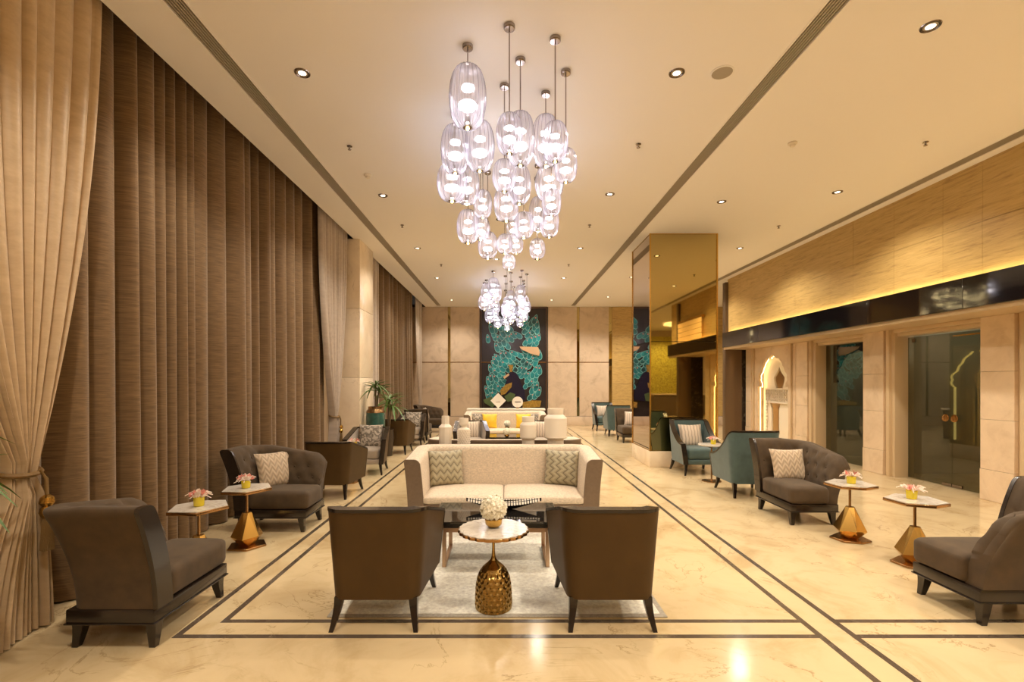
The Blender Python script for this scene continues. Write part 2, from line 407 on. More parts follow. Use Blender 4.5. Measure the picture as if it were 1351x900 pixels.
tag(rims.build('feather_outline', 'feather_rim', mu), kind='stuff'); tag(fills.build('feather_vane', 'feather_teal', mu), kind='stuff'); tag(eyes.build('feather_eye', 'feather_eye', mu), kind='stuff')
def blob(name, m, pl, y): MB().extr([mp(*p) for p in pl], 1, y, -.019).build(name, m, mu)
blob('peacock_body', 'peacock_navy', [(250, 550), (300, 548), (325, 580), (345, 630), (372, 690), (380, 760), (300, 780), (240, 740), (215, 680), (225, 630), (240, 590)], -.126)
blob('crest', 'mural_gold', [(250, 490), (285, 490), (275, 545), (258, 545)], -.122)
blob('wing', 'mural_gold', [(180, 690), (225, 645), (275, 628), (270, 665), (225, 715), (190, 730)], -.128)
blob('beak', 'mural_cream', [(205, 585), (250, 555), (255, 570), (215, 600)], -.128)
blob('cloud_band', 'mural_cream', [(335, 345), (480, 350), (492, 385), (488, 420), (420, 400), (345, 365)], -.124)
blob('rock', 'mural_gold', [(355, 785), (430, 770), (505, 772), (495, 820), (360, 828)], -.126)
blob('rock', 'mural_green', [(50, 765), (110, 740), (150, 800), (120, 825), (60, 790)], -.126)
blob('breast', 'mural_green', [(215, 740), (260, 705), (300, 720), (290, 770), (240, 780)], -.128)

# left marble pillar between the curtain bays
pl = thing('marble_pillar', 'cream marble pillar between the two curtain bays', 'pillar', (-3.15, 10.0, 0))
for z0, z1 in ((0, .34), (.34, 1.7), (1.7, 3.06), (3.06, CEIL)):
    e = .012 if z0 == 0 else 0
    MB().box(-.28-e, .28+e, -.47-e, .47+e, z0+.002, z1-.002).build('marble_block', 'pillar_marble', pl, bevel=.006)

# mirrored column
co = thing('mirrored_column', 'square gold mirror clad column on a marble base', 'column', (3.37, 9.835, 0))
h = .635
MB().box(-h-.015, h+.015, -h-.015, h+.015, 0, .30).build('marble_base', 'pillar_marble', co, bevel=.006)
MB().box(-h+.03, h-.03, -h+.03, h-.03, .3, CEIL).build('core', 'dark_paint', co)
for z0, z1 in ((.31, 2.375), (2.385, CEIL-.012)):
    MB().box(-h+.012, h-.012, -h, -h+.02, z0, z1).build('mirror_panel', 'gold_mirror', co)
    MB().box(-h+.012, h-.012, h-.02, h, z0, z1).build('mirror_panel', 'gold_mirror', co)
    MB().box(-h, -h+.02, -h+.012, h-.012, z0, z1).build('mirror_panel', 'grey_mirror', co)
    MB().box(h-.02, h, -h+.012, h-.012, z0, z1).build('mirror_panel', 'gold_mirror', co)
for sx in (-1, 1):
    for sy in (-1, 1): MB().box(sx*h-.013, sx*h+.013, sy*h-.013, sy*h+.013, .30, CEIL).build('corner_trim', 'gold', co)
MB().box(-h-.006, h+.006, -h-.006, h+.006, .296, .312).build('base_trim', 'gold', co)
MB().box(-h-.006, h+.006, -h-.006, h+.006, CEIL-.014, CEIL).build('top_trim', 'gold', co)

# right wall -----------------------------------------------------------------
wr = struct(MB().box(6.12, 6.4, .6, 13.3, 2.55, CEIL+.1).build('wall_right', 'dark_paint'))
ys = [.6, 1.8, 2.4, 3.5, 4.1, 5.0, 5.6, 6.19, 6.75, 7.6, 8.5, 9.1, 10.2, 10.8, 12.0, 12.6, 13.3]
for a, bq in zip(ys, ys[1:]):
    for z0, z1 in ((2.9, 3.66), (3.66, CEIL)):
        MB().box(6.08, 6.12, a+.002, bq-.002, z0+.002, z1-.002).build('travertine_panel', 'travertine', wr)
fy = [.6, 2.8, 4.55, 6.3, 7.97, 9.8, 11.4, 13.3]
for a, bq in zip(fy, fy[1:]):
    MB().box(5.93, 6.0, a+.003, bq-.003, 2.56, 2.96).build('fascia_panel', 'black_glass', wr, bevel=.004, seg=1)
MB().box(6.0, 6.12, .6, 13.3, 2.56, 2.9).build('fascia_shelf', 'dark_paint', wr)
ls = thing('led_strip', 'warm light strip glowing on top of the black fascia', 'light strip', (6.03, .7, 2.9))
MB().box(-.012, .012, 0, 12.5, .05, .066).build('led_tape', 'led', ls)
WX = 6.55
MB().box(5.97, WX+.3, .6, 13.3, 2.5, 2.56).build('soffit', 'moulding', wr)
def pier(y0, y1, seams=(0, .42, 1.1, 1.75, 2.5)):
    for a, bq in zip(seams, seams[1:]):
        MB().box(WX-(.01 if a == 0 else 0), WX+.4, y0, y1, a+.0015, bq-.0015).build('marble_block', 'pier_marble', wr, bevel=.003, seg=1)
def jamb(y0, y1):
    n = 3
    for k in range(n):
        a = y0+(y1-y0)*k/n; d = (.02, -.015, .05)[k]
        MB().box(WX+d, WX+.35, a, a+(y1-y0)/n, 0, 2.5).build('jamb_moulding', 'moulding', wr, bevel=.008)
pier(6.25, 6.70); jamb(6.02, 6.25)
pier(8.42, 8.90); jamb(8.20, 8.42)
pier(10.55, 10.96); jamb(10.3, 10.55)
pier(4.35, 4.62); jamb(4.62, 4.80)
pier(12.98, 13.25); pier(2.45, 2.75)
for a, bq in ((6.7, 8.2), (8.9, 10.3), (4.8, 6.02)):
    for k, (d, zz) in enumerate(((0, 2.44), (.06, 2.38))):
        MB().box(WX+d, WX+.3, a, bq, zz, 2.5 if k == 0 else 2.44).build('head_moulding', 'moulding', wr, bevel=.008)
# arch shapes: half width of the opening at a height
def cusped(z, base, z_spring, z_top, w0, w1, lobes=5):
    if z <= base: return w0
    if z <= z_spring: return w1
    t = (z-z_spring)/(z_top-z_spring)
    if t >= 1: return 0
    env = w1*(1-t**2.3)**.62*(1+.12*math.sin(PI*min(1, t*2.2)))
    if t > .86: return w1*.33*((1-t)/.14)**1.5
    return env*(1+.055*(abs(math.sin(PI*lobes*t))-.6))
def ogee(z, z0, zb, z1, w0, w1):
    if z < z0 or z > z1: return 0
    if z < zb: return w0
    t = (z-zb)/(z1-zb)
    if t < .45: return w0+(w1-w0)*math.sin(PI*t/.9)
    return w1*max(0, ((1-t)/.55))**1.7
def arch_panel(x0, x1, y0, y1, z0, z1, holes, n=110):
    mb = MB()
    zs = [z0+(z1-z0)*i/n for i in range(n+1)]
    for za, zb in zip(zs, zs[1:]):
        zm = (za+zb)/2; cuts = []
        for yc, wf_ in holes:
            wd = wf_(zm)
            if wd > .004: cuts.append((yc-wd, yc+wd))
        cuts.sort(); a = y0
        for c0, c1 in cuts+[(y1, y1)]:
            if c0 > a+.001: mb.box(x0, x1, a, c0, za, zb)
            a = max(a, c1)
    return mb
def niche(yc, label, lit=True):
    wfn = lambda z: cusped(z, 1.5, 1.58, 2.30, .685, .585)
    y0, y1 = yc-.98, yc+.98
    tag(arch_panel(WX+.03, WX+.10, y0, y1, 0, 2.5, [(yc, wfn)]).build('arch_surround', 'pier_marble', wr), kind='stuff')
    MB().box(WX+.55, WX+.6, y0-.05, y1+.05, 0, 2.5).build('niche_back', 'moulding', wr)
    for yy in (y0+.12, y1-.15): MB().box(WX-.01, WX+.03, yy, yy+.05, 0, 2.5).build('flat_moulding', 'moulding', wr, bevel=.005)
    t = thing('lit_arch_screen', label, 'wall niche', (WX+.2, yc, 0))
    # white screen panel with onion shaped openings, cut back inside the arch
    h1 = lambda z: ogee(z, 1.42, 1.5, 2.02, .15, .235)
    h2 = lambda z: ogee(z, .12, .95, 1.36, .17, .23)
    sc = arch_panel(0, .04, -.70, .70, 0, 2.36, [(-.02, h1), (.16, h2), (-.09, lambda z: .55 if 1.15 < z < 1.41 else 0)])
    tag(sc.build('pierced_screen', 'white_plaster', t), kind='stuff')
    lat = MB()
    for k in range(13): lat.box(-.05, -.01, -.68+k*.098, -.645+k*.098, 1.12, 1.44)
    for k in range(5): lat.box(-.05, -.01, -.68, .50, 1.12+k*.075, 1.14+k*.075)
    tag(lat.build('balcony_lattice', 'white_plaster', t), kind='stuff')
    MB().box(-.055, .0, -.68, .50, 1.43, 1.46).build('balcony_rail', 'white_plaster', t); MB().box(-.055, .0, -.68, .50, 1.09, 1.12).build('balcony_sill', 'white_plaster', t)
    lat = MB()
    for k in range(12): lat.ball((-.02, .53, .15+k*.085), .04, 6, 4, (.5, 1, 1))
    tag(lat.build('carved_edge', 'white_plaster', t), kind='stuff')
    led = MB(); n = 60
    for sg in (-1, 1):
        for i in range(n):
            za, zb = 2.28*i/n, 2.28*(i+1)/n
            wa = wfn((za+zb)/2)
            led.box(-.095, -.075, sg*(wa+.03)-.008, sg*(wa+.03)+.008, za, zb)
    tag(led.build('led_outline', 'niche_led', t), kind='stuff')
niche(12.0, 'glowing white cusped arch with pierced screen in the marble wall')
niche(3.6, 'glowing white cusped arch screen seen only in the mirrored column')
# pilaster and tall frame at each end of the right wall
for y0, y1, yy in ((13.35, 13.95, 13.28), (.75, 1.3, 1.35)):
    MB().box(6.45, 6.95, y0, y1, 0, 2.56).build('dark_marble_pilaster', 'dark_marble', wr, bevel=.005)
    MB().box(6.0, 6.45, yy-.02, yy+.16, 0 if yy > 5 else 0, CEIL-.08).build('tall_frame', 'bronze_frame', wr, bevel=.01)
# rooms behind the glass
struct(MB().box(8.6, 8.7, .6, 11, 0, 3).build('wall_room', 'back_room')); struct(MB().box(6.9, 8.7, .6, 11, 2.8, 2.9).build('ceiling', 'back_room'))
for y in (8.55, 10.6): struct(MB().box(6.95, 8.6, y, y+.08, 0, 2.8).build('wall_room', 'back_room'))
GX = 6.80
d1 = struct(thing('door_1', None, None, (GX, 6.7, 0)))
for y0, y1 in ((-.35, .69), (.70, 1.5)):
    lf_ = MB().box(0, .012, y0, y1, .012, 2.36).build('door_leaf', 'smoked_glass', d1)
    y = .62 if y0 < 0 else .77
    k = MB().lathe([(.012, 0), (.012, .02), (.055, .025), (.06, .035), (.055, .045), (.035, .047), (.03, .038), (.001, .038)], 20).build('door_knob', 'bronze', lf_, smooth=True)
    k.location = (-.001, y, 1.06); k.rotation_euler = (0, -PI/2, 0)
for y0, y1, z0, z1 in ((.70, .86, .01, .055), (.53, .69, .01, .055), (1.36, 1.42, 2.27, 2.33)):
    MB().box(-.006, .018, y0, y1, z0, z1).build('patch_fitting', 'chrome', d1)
MB().box(-.004, .016, -.3, .68, 2.30, 2.32).build('head_bar', 'gold', d1)
d2 = struct(thing('window_1', None, None, (GX, 8.9, 0)))
MB().box(0, .012, 0, 1.4, .01, 2.38).build('pane', 'smoked_glass', d2)
d3 = struct(thing('window_2', None, None, (GX, 4.8, 0)))
MB().box(0, .012, 0, 1.22, .01, 2.38).build('pane', 'smoked_glass', d3)
aw = lambda z: cusped(z, .0, 1.62, 2.28, .62, .60, 4) if z > 1.6 else .75
tag(arch_panel(6.95, 7.0, 8.92, 10.3, 1.45, 2.45, [(9.6, aw)], 60).build('arch_valance', 'dark_paint', wr), kind='stuff')
ar = thing('lit_arch_outline', 'thin golden lit half arch seen through the double glass doors', 'light strip', (8.5, 8.55, 0))
afn = lambda z: cusped(z, .5, 1.5, 2.25, .66, .60, 5)
mb = MB()
for i in range(70):
    z0, z1 = .6+i*.0225, .6+(i+1)*.0225
    wd = afn((z0+z1)/2)
    mb.box(-wd-.011, -wd+.011, -.03, -.002, z0, z1)
tag(mb.build('glow_edge', 'arch_led', ar), kind='stuff')
for y in (7.5, 9.6):  # bare fill lights added behind the smoked glass to lighten the panes
    ld = bpy.data.lights.new('back_room_fill', 'POINT'); ld.energy = 12; ld.color = (1, .88, .66); ld.shadow_soft_size = .25
    lo = bpy.data.objects.new('back_room_fill', ld); COL.objects.link(lo); lo.location = (7.9, y, 2.4)

# ------------------------------------------------------------------ curtains
def curtain(name, label, m, y0, y1, X, amp, pitch, z0=.012, z1=CEIL+.4, tie=None, seed=1, cat='curtain', rz=26):
    rnd = random.Random(seed); n = int((y1-y0)/pitch)
    ph = [0]
    for k in range(n): ph.append(ph[-1]+rnd.uniform(.5, 1.7))
    ph = [p/ph[-1] for p in ph]; am = [rnd.uniform(.65, 1.15) for _ in ph]
    nu = n*14; A = []
    lean = [rnd.uniform(-.25, .25) for _ in ph]
    for i in range(nu+1):
        u = i/nu; k = max(j for j in range(len(ph)) if ph[j] <= u+1e-9); k = min(k, n-1)
        loc = (u-ph[k])/(ph[k+1]-ph[k]); row = []
        for j in range(rz+1):
            v = j/rz; z = z0+(z1-z0)*v
            a = amp*am[k]*(1-.15*v)
            s = math.sin(PI*max(0, min(1, loc)))**.62
            yy = y0+(y1-y0)*u+lean[k]*pitch*.25*(1-v)
            if tie:
                yc, zt, wt, wb, yb = tie
                W0 = y1-y0
                if z > zt:
                    t = (z-zt)/(z1-zt); e = 1-(1-t)**2.1
                    wd = wt+(W0-wt)*e; cc = yc+((y0+y1)/2-yc)*e
                else:
                    t = (zt-z)/(zt-z0); e = 1-(1-t)**1.7
                    wd = wt+(wb-wt)*e; cc = yc+(yb-yc)*e
                yy = cc+(u-.5)*wd
                sq = wd/W0
                a = a*(.55+.75*(1-sq)*(0.6 if z > zt else 1.0))
                if abs(z-zt) < .05: a *= .7
            row.append((X+a*s, yy, z))
        A.append(row)
    B = [[(x-.006, y, z) for x, y, z in row] for row in A]
    t = MB().solid(A, B).build(name, m, smooth=True, angle=80)
    return tag(t, label, cat)
curtain('brown_curtain', 'long brown slubbed curtain covering the near left window bay', 'brown_drape', 2.2, 8.7, -3.42, .27, .22, seed=4)
curtain('brown_curtain', 'brown curtain behind the pillar in the far left window bay', 'brown_drape', 11.0, 16.6, -3.42, .27, .22, seed=5)
TA = (3.05, 1.04, .15, .55, 2.96)
curtain('cream_curtain', 'cream curtain tied back with gold rope at the left picture edge', 'cream_drape', 2.1, 3.72, -3.12, .14, .135, tie=TA, seed=2, rz=44)
TB = (8.72, 1.0, .17, .34, 8.72)
curtain('pale_curtain', 'pale grey tied back curtain against the marble pillar', 'grey_drape', 8.1, 9.5, -3.14, .11, .14, tie=TB, seed=3, rz=44)
curtain('pale_curtain', 'narrow pale curtain edge just behind the marble pillar', 'grey_drape', 10.55, 11.75, -3.12, .08, .14, seed=8)
curtain('pale_curtain', 'pale grey curtain in the far left corner by the marble wall', 'grey_drape', 16.7, 17.95, -3.12, .08, .14, tie=(17.5, 1.0, .3, .5, 17.5), seed=9, rz=36)
def tieback(yc, z, wd, X, label):
    t = thing('curtain_tieback', label, 'tieback', (X, yc, z))
    ring = [(.075*math.cos(a)-.03, (wd/2+.02)*math.sin(a), .02*math.cos(a)*-1) for a in [TAU*k/24 for k in range(25)]]
    MB().tube(ring, .016, 8).build('rope_loop', 'rope', t, smooth=True)
    MB().tube([(.045, wd*.28, .0), (.06, wd*.42, -.06), (.06, wd*.45, -.18)], .011, 8).build('rope_cord', 'rope', t, smooth=True)
    ts = MB().lathe([(.008, -.16), (.035, -.18), (.042, -.215), (.025, -.24), (.036, -.255), (.042, -.28), (.034, -.30), (.03, -.31)], 16, (.06, wd*.45)).build('tassel_head', 'gold', t, smooth=True)
    fr = MB()
    for k in range(22):
        a = TAU*k/22; fr.tube([(.06+.02*math.cos(a), wd*.45+.02*math.sin(a), -.30), (.06+.034*math.cos(a), wd*.45+.034*math.sin(a), -.52)], .0055, 4)
    tag(fr.build('tassel_fringe', 'rope', ts), kind='stuff')
tieback(TA[0], TA[1], .20, -3.03, 'gold rope tieback with tassel around the cream curtain')
tieback(TB[0], TB[1], .20, -3.06, 'gold rope tieback with tassel around the pale curtain by the pillar')

# ------------------------------------------------------------------ upholstery shells
def fillet(pts, rad, step=.03):
    out = [Vector(pts[0])]
    for i in range(1, len(pts)-1):
        p, a, b_ = Vector(pts[i]), Vector(pts[i-1]), Vector(pts[i+1]); r = rad[i-1]
        d1_, d2_ = (a-p).normalized(), (b_-p).normalized(); ang = d1_.angle(d2_); t = r/math.tan(ang/2)
        s, e = p+d1_*t, p+d2_*t; c = p+(d1_+d2_).normalized()*(r/math.sin(ang/2))
        a0 = math.atan2(s.y-c.y, s.x-c.x); a1 = math.atan2(e.y-c.y, e.x-c.x); da = (a1-a0+PI) % TAU-PI
        n = max(3, int(abs(da)*r/step)+3)
        out += [c+Vector((math.cos(a0+da*k/n), math.sin(a0+da*k/n)))*r for k in range(n+1)]
    out.append(Vector(pts[-1]))
    res = [out[0]]
    for q in out[1:]:
        d = (q-res[-1]).length; n = max(1, int(d/step)); p = res[-1]
        res += [p+(q-p)*k/n for k in range(1, n+1)]
    return res
def frames(path):
    s = [0]; N = []
    for i in range(1, len(path)): s.append(s[-1]+(path[i]-path[i-1]).length)
    for i in range(len(path)):
        d = (path[min(i+1, len(path)-1)]-path[max(i-1, 0)]).normalized(); N.append(Vector((-d.y, d.x)))
    return s, N
def shell(path, zt, zb, th, flare, nz=8, r_top=.0, tuft=None, outk=1):
    s, N = frames(path); Ltot = s[-1]; A, C, D = [], [], []
    vs = [k/nz for k in range(nz+1)]
    if r_top: vs = vs[:-1]+[1-.75*(1/nz), 1-.45*(1/nz), 1-.22*(1/nz), 1-.07*(1/nz), 1]
    vs = sorted(set(vs))
    for i, p in enumerate(path):
        ra, rc, rd = [], [], []; top = zt(s[i]/Ltot)
        for v in vs:
            z = zb+(top-zb)*v; f = flare(v)
            rr = 0
            if r_top:
                dd = max(0, z-(top-r_top)); rr = r_top-math.sqrt(max(0, r_top**2-dd**2))
            q = tuft(s[i], z) if tuft else 0
            n = N[i]
            ra.append((p.x+n.x*(f-rr*outk), p.y+n.y*(f-rr*outk), z)); rc.append((p.x+n.x*(f-th/2), p.y+n.y*(f-th/2), z))
            k = f-th+rr+q; rd.append((p.x+n.x*k, p.y+n.y*k, z))
        A.append(ra); C.append(rc); D.append(rd)
    return A, C, D, s, N
def sweep_top(A, D, hgt, grow):
    # rectangular rail sitting on the top edge of a shell
    T0, T1 = [], []
    for ra, rd in zip(A, D):
        a, d = Vector(ra[-1]), Vector(rd[-1]); u = (a-d).normalized()*grow
        T0.append([a+u, d-u]); T1.append([a+u+Vector((0, 0, hgt)), d-u+Vector((0, 0, hgt))])
    return MB().solid(T0, T1)
def end_trim(A, D, idx, nxt, th, grow):
    T0, T1 = [], []
    dirv = (Vector(A[idx][0])-Vector(A[nxt][0])); dirv.z = 0; dirv.normalize()
    for a, d in zip(A[idx], D[idx]):
        a, d = Vector(a), Vector(d); u = a-d; u.z = 0; u = u.normalized()*grow
        T0.append([a+u, d-u]); T1.append([a+u+dirv*th, d-u+dirv*th])
    return MB().solid(T0, T1)
def leg_mb(x, y, z1, s1, s2, dx, dy, n=4):
    mb = MB(); G = []
    for k in range(n+1):
        t = k/n; z = z1*(1-t); q = t**1.5; sz = (s1+(s2-s1)*t)/2
        G.append([(x+dx*q-sz, y+dy*q-sz, z), (x+dx*q+sz, y+dy*q-sz, z), (x+dx*q+sz, y+dy*q+sz, z), (x+dx*q-sz, y+dy*q+sz, z)])
    vs = [p for g in G for p in g]
    fs = [(i*4+k, i*4+(k+1) % 4, i*4+4+(k+1) % 4, i*4+4+k) for i in range(n) for k in range(4)]+[(3, 2, 1, 0), (n*4, n*4+1, n*4+2, n*4+3)]
    return mb.add(vs, fs)

def make_tub(name, cat, wood, outer, inner, zback, zarm, hb, hf, dp, curve, leg_h=.19, seat_z=.44, rail=.022, seat_m=None):
    t = thing(name, '', cat)
    path = fillet([(-hf*.93, -dp), (-hb*.93, dp*.95), (hb*.93, dp*.95), (hf*.93, -dp)], [.09, .09])
    def zt(q):
        e = min(q, 1-q)   # distance along the path from the arm front
        L1 = .335
        k = max(0, min(1, e/L1)); return zarm+(zback-zarm)*curve(k)
    A, C, D, s, N = shell(path, zt, leg_h, .075, lambda v: .045*v, 7)
    MB().solid(A, C).build('outer_shell', outer, t, smooth=True, angle=50)
    MB().solid(C, D).build('inner_upholstery', inner, t, smooth=True, angle=50)
    sweep_top(A, D, rail, .004).build('top_rail', wood, t, smooth=True, angle=40)
    for i, j in ((0, 1), (-1, -2)): end_trim(A, D, i, j, .02, .003).build('arm_trim', wood, t)
    wi = hb*.93-.06
    MB().prism([(-hf*.93+.02, -dp), (hf*.93-.02, -dp), (hb*.93-.03, dp*.9), (-hb*.93+.03, dp*.9)], leg_h, .27).build('seat_base', outer if outer != 'leather' else inner, t, bevel=.012)
    MB().soft((0, -.045, .27+(seat_z-.27)/2), (hf*1.86-.17, dp*2-.13, seat_z-.27), .04, 8, .02).build('seat_cushion', seat_m or inner, t, smooth=True, angle=70)
    for sx in (-1, 1):
        leg_mb(sx*(hf*.93-.06), -dp+.06, leg_h+.01, .05, .026, sx*.03, -.05).build('leg', wood, t, smooth=True)
        leg_mb(sx*(hb*.93-.035), dp*.95-.045, leg_h+.01, .056, .028, sx*.03, .075).build('leg', wood, t, smooth=True)
    return t
tub = make_tub('tub_armchair', 'armchair', 'dark_wood', 'leather', 'inner_fabric', .765, .60, .298, .35, .33, lambda k: k)
tub['category'] = 'armchair'
teal = make_tub('teal_armchair', 'armchair', 'dark_wood', 'teal_fabric', 'teal_fabric', .91, .53, .335, .335, .34,
                lambda k: k**1.9, seat_z=.46)

def make_corner():
    t = thing('corner_lounge_chair', '', 'lounge chair')
    path = fillet([(-.255, .37), (.245, .37), (.245, -.345)], [.085])
    def zt(q):
        z = .885 if q < .3 else .885-(q-.3)/.7*.14
        if q > .90: z -= .09*((q-.90)/.10)**2
        return z
    def tuft(s, z):
        if z < .45 or s < .05: return 0
        d = 0
        rr = (z-.50)/.125; cc = s/.155
        r0 = round(rr)
        for r_ in (r0-1, r0, r0+1):
            off = .5 if r_ % 2 else 0
            c_ = round(cc-off)+off
            g = ((rr-r_)*.125)**2+((cc-c_)*.155)**2
            if 0 <= r_ <= 2: d += .024*math.exp(-g/(2*.021**2))
        # pulled diagonal creases
        u, v_ = cc+rr*.5, cc-rr*.5
        d += .007*(math.exp(-((u-round(u))/.10)**2)+math.exp(-((v_-round(v_))/.10)**2))
        return d-.012
    A, C, D, s, N = shell(path, zt, .24, .125, lambda v: .02+.165*v**1.8, 22, .045, tuft)
    MB().solid(A, C).build('outer_back', 'grey_velvet', t, smooth=True, angle=70)
    tb = MB().solid(C, D).build('tufted_back', 'grey_velvet', t, smooth=True, angle=70)
    end_trim(A, D, 0, 1, .03, .004).build('end_trim', 'dark_wood', t, smooth=True, angle=40)
    btn = None; Lt = s[-1]
    for r_ in range(3):
        z = .50+r_*.125; off = .5 if r_ % 2 else 0
        for c_ in range(0, 12):
            ss = (c_+off)*.155
            if ss < .06 or ss > Lt-.06 or z > zt(ss/Lt)-.08: continue
            i = min(range(len(s)), key=lambda q: abs(s[q]-ss)); v = (z-.24)/(zt(ss/Lt)-.24)
            k = .02+.165*v**1.8-.125+.012
            loc = (path[i].x+N[i].x*k, path[i].y+N[i].y*k, z)
            if btn is None:
                btn = MB().ball((0, 0, 0), .011, 8, 5).build('button', 'grey_velvet', tb, smooth=True); btn.location = loc
            else: share(btn, tb, loc)
    MB().box(-.265, .265, -.365, .40, .145, .24).build('plinth', 'dark_wood', t, bevel=.008)
    MB().box(-.272, .272, -.373, .408, .150, .160).build('plinth_moulding', 'dark_wood', t, bevel=.004)
    MB().soft((-.05, -.055, .335), (.43, .65, .19), .045, 9, .02).build('seat_cushion', 'grey_velvet', t, smooth=True, angle=70)
    for sx in (-1, 1):
        for sy in (-1, 1): leg_mb(sx*.222, .32*sy+.015, .15, .066, .036, sx*.012, sy*.02).build('leg', 'dark_wood', t, smooth=True)
    return t
corner = make_corner()

def pillow(name, label, m, size, loc, rz, tilt=-.28, roll=0, cat='cushion', th=.075, group=None):
    n = 14; mb = MB(); A, B = [], []
    for i in range(n+1):
        ra, rb = [], []
        for j in range(n+1):
            u, v = -1+2*i/n, -1+2*j/n
            hgt = th*((1-u*u)*(1-v*v))**.42 if abs(u) < 1 and abs(v) < 1 else 0
            x = u*size/2*(1-.07*(1-v*v)); z = v*size/2*(1-.07*(1-u*u))
            ra.append((x, -hgt-.002, z)); rb.append((x, hgt+.002, z))
        A.append(ra); B.append(rb)
    o = mb.solid(A, B).build(name, m, smooth=True, angle=80)
    for vt in o.data.vertices: vt.co.z += size*.46
    o.location = loc; o.rotation_euler = (tilt, roll, rz)
    return tag(o, label, cat, group)
def on(loc, rz, dx, dy, dz):
    c, s = math.cos(rz), math.sin(rz); return (loc[0]+dx*c-dy*s, loc[1]+dx*s+dy*c, loc[2]+dz)

# corner lounge chairs
spots = [((-2.37, 3.30, 0), PI, 'grey velvet corner lounge chair with its back turned, beside the cream curtain'),
         ((-2.50, 5.44, 0), PI/2, 'tufted grey corner lounge chair by the brown curtain with a beige cushion'),
         ((3.45, 5.78, 0), 0, 'tufted grey corner lounge chair in front of the smoked glass window'),
         ((3.47, 3.44, 0), -PI/2, 'grey corner lounge chair cut off by the right picture edge'),
         ((-2.42, 13.75, 0), PI, 'far grey corner lounge chair with back turned, near the far curtain'),
         ((-2.42, 15.75, 0), PI/2, 'farthest tufted grey lounge chair in the left corner by the marble wall'),
         ((3.35, 13.2, 0), 0, 'far grey lounge chair partly hidden by the mirrored column')]
for i, (l, rz, lab) in enumerate(spots): clone(corner, i, lab, l, rz, 'grey corner lounge chairs')
def cush(k, name, label, m, size, dx=.02, dy=.10, dz=.415, rz2=0, tilt=-.3, g='cushions on the lounge chairs'):
    l, rz, _ = spots[k]; pillow(name, label, m, size, on(l, rz, dx, dy, dz), rz+rz2, tilt, group=g)
cush(0, 'throw_cushion', 'cushion tip showing above the turned grey lounge chair back', 'zigzag_beige', .40, .08, .13, .42)
cush(1, 'throw_cushion', 'beige zigzag cushion on the lounge chair by the brown curtain', 'zigzag_beige', .42, .10, .10, .42, -.62, -.35)
cush(2, 'throw_cushion', 'beige zigzag cushion on the lounge chair before the smoked window', 'zigzag_beige', .40, .02, .12, .42, -.08, -.38)
cush(5, 'throw_cushion', 'pale cushion on the farthest left lounge chair', 'stripe_silver', .40, .0, .12, .42)
cush(6, 'throw_cushion', 'pale cushion on the lounge chair beside the mirrored column', 'stripe_silver', .42, .1, .10, .42, -.4)
# tub armchairs
tubs = [((-.85, 3.46, 0), PI, 'brown leather tub armchair seen from behind, front left'),
        ((.685, 3.46, 0), PI, 'brown leather tub armchair seen from behind, front right'),
        ((-2.46, 6.98, 0), PI-.02, 'brown tub armchair seen from behind, next to the tufted lounge chair'),
        ((-2.46, 8.68, 0), .06, 'tub armchair facing forward with a floral cushion, before the teal planter'),
        ((-2.50, 11.1, 0), PI, 'brown tub armchair seen from behind beside the small palm'),
        ((-2.43, 12.55, 0), 0, 'far tub armchair facing forward with floral cushion'),
        ((-.73, 10.12, 0), .1, 'tub armchair facing forward behind the vases, left one'),
        ((.76, 10.12, 0), -.1, 'tub armchair facing forward behind the vases, right one')]
for i, (l, rz, lab) in enumerate(tubs): clone(tub, i, lab, l, rz, 'brown tub armchairs')
for k, lab in ((3, 'floral cushion on the tub armchair before the teal planter'), (5, 'floral cushion on the far left tub armchair')):
    l, rz, _ = tubs[k]; pillow('floral_cushion', lab, 'floral_grey', .43, on(l, rz, 0, .12, .435), rz, -.28)
for k, lab in ((6, 'grey patterned cushion on the left armchair behind the vases'), (7, 'grey patterned cushion on the right armchair behind the vases')):
    l, rz, _ = tubs[k]; pillow('patterned_cushion', lab, 'stripe_silver', .38, on(l, rz, 0, .12, .43), rz, -.28)
teals = [((3.36, 8.66, 0), 0, 'teal armchair with striped cushion facing forward by the mirrored column'),
         ((3.47, 7.06, 0), PI, 'teal armchair seen from behind next to the tufted lounge chair'),
         ((3.28, 16.35, 0), 0, 'farthest teal armchair facing forward near the far marble wall'),
         ((3.36, 14.75, 0), PI, 'far teal armchair seen from behind its lounge chair')]
for i, (l, rz, lab) in enumerate(teals): clone(teal, i, lab, l, rz, 'teal armchairs')
pillow('striped_cushion', 'silver striped cushion on the near teal armchair', 'stripe_silver', .42, on(teals[0][0], 0, 0, .11, .455), 0, -.3)
pillow('striped_cushion', 'pale cushion on the farthest teal armchair', 'stripe_silver', .40, on(teals[2][0], 0, 0, .11, .455), 0, -.3)

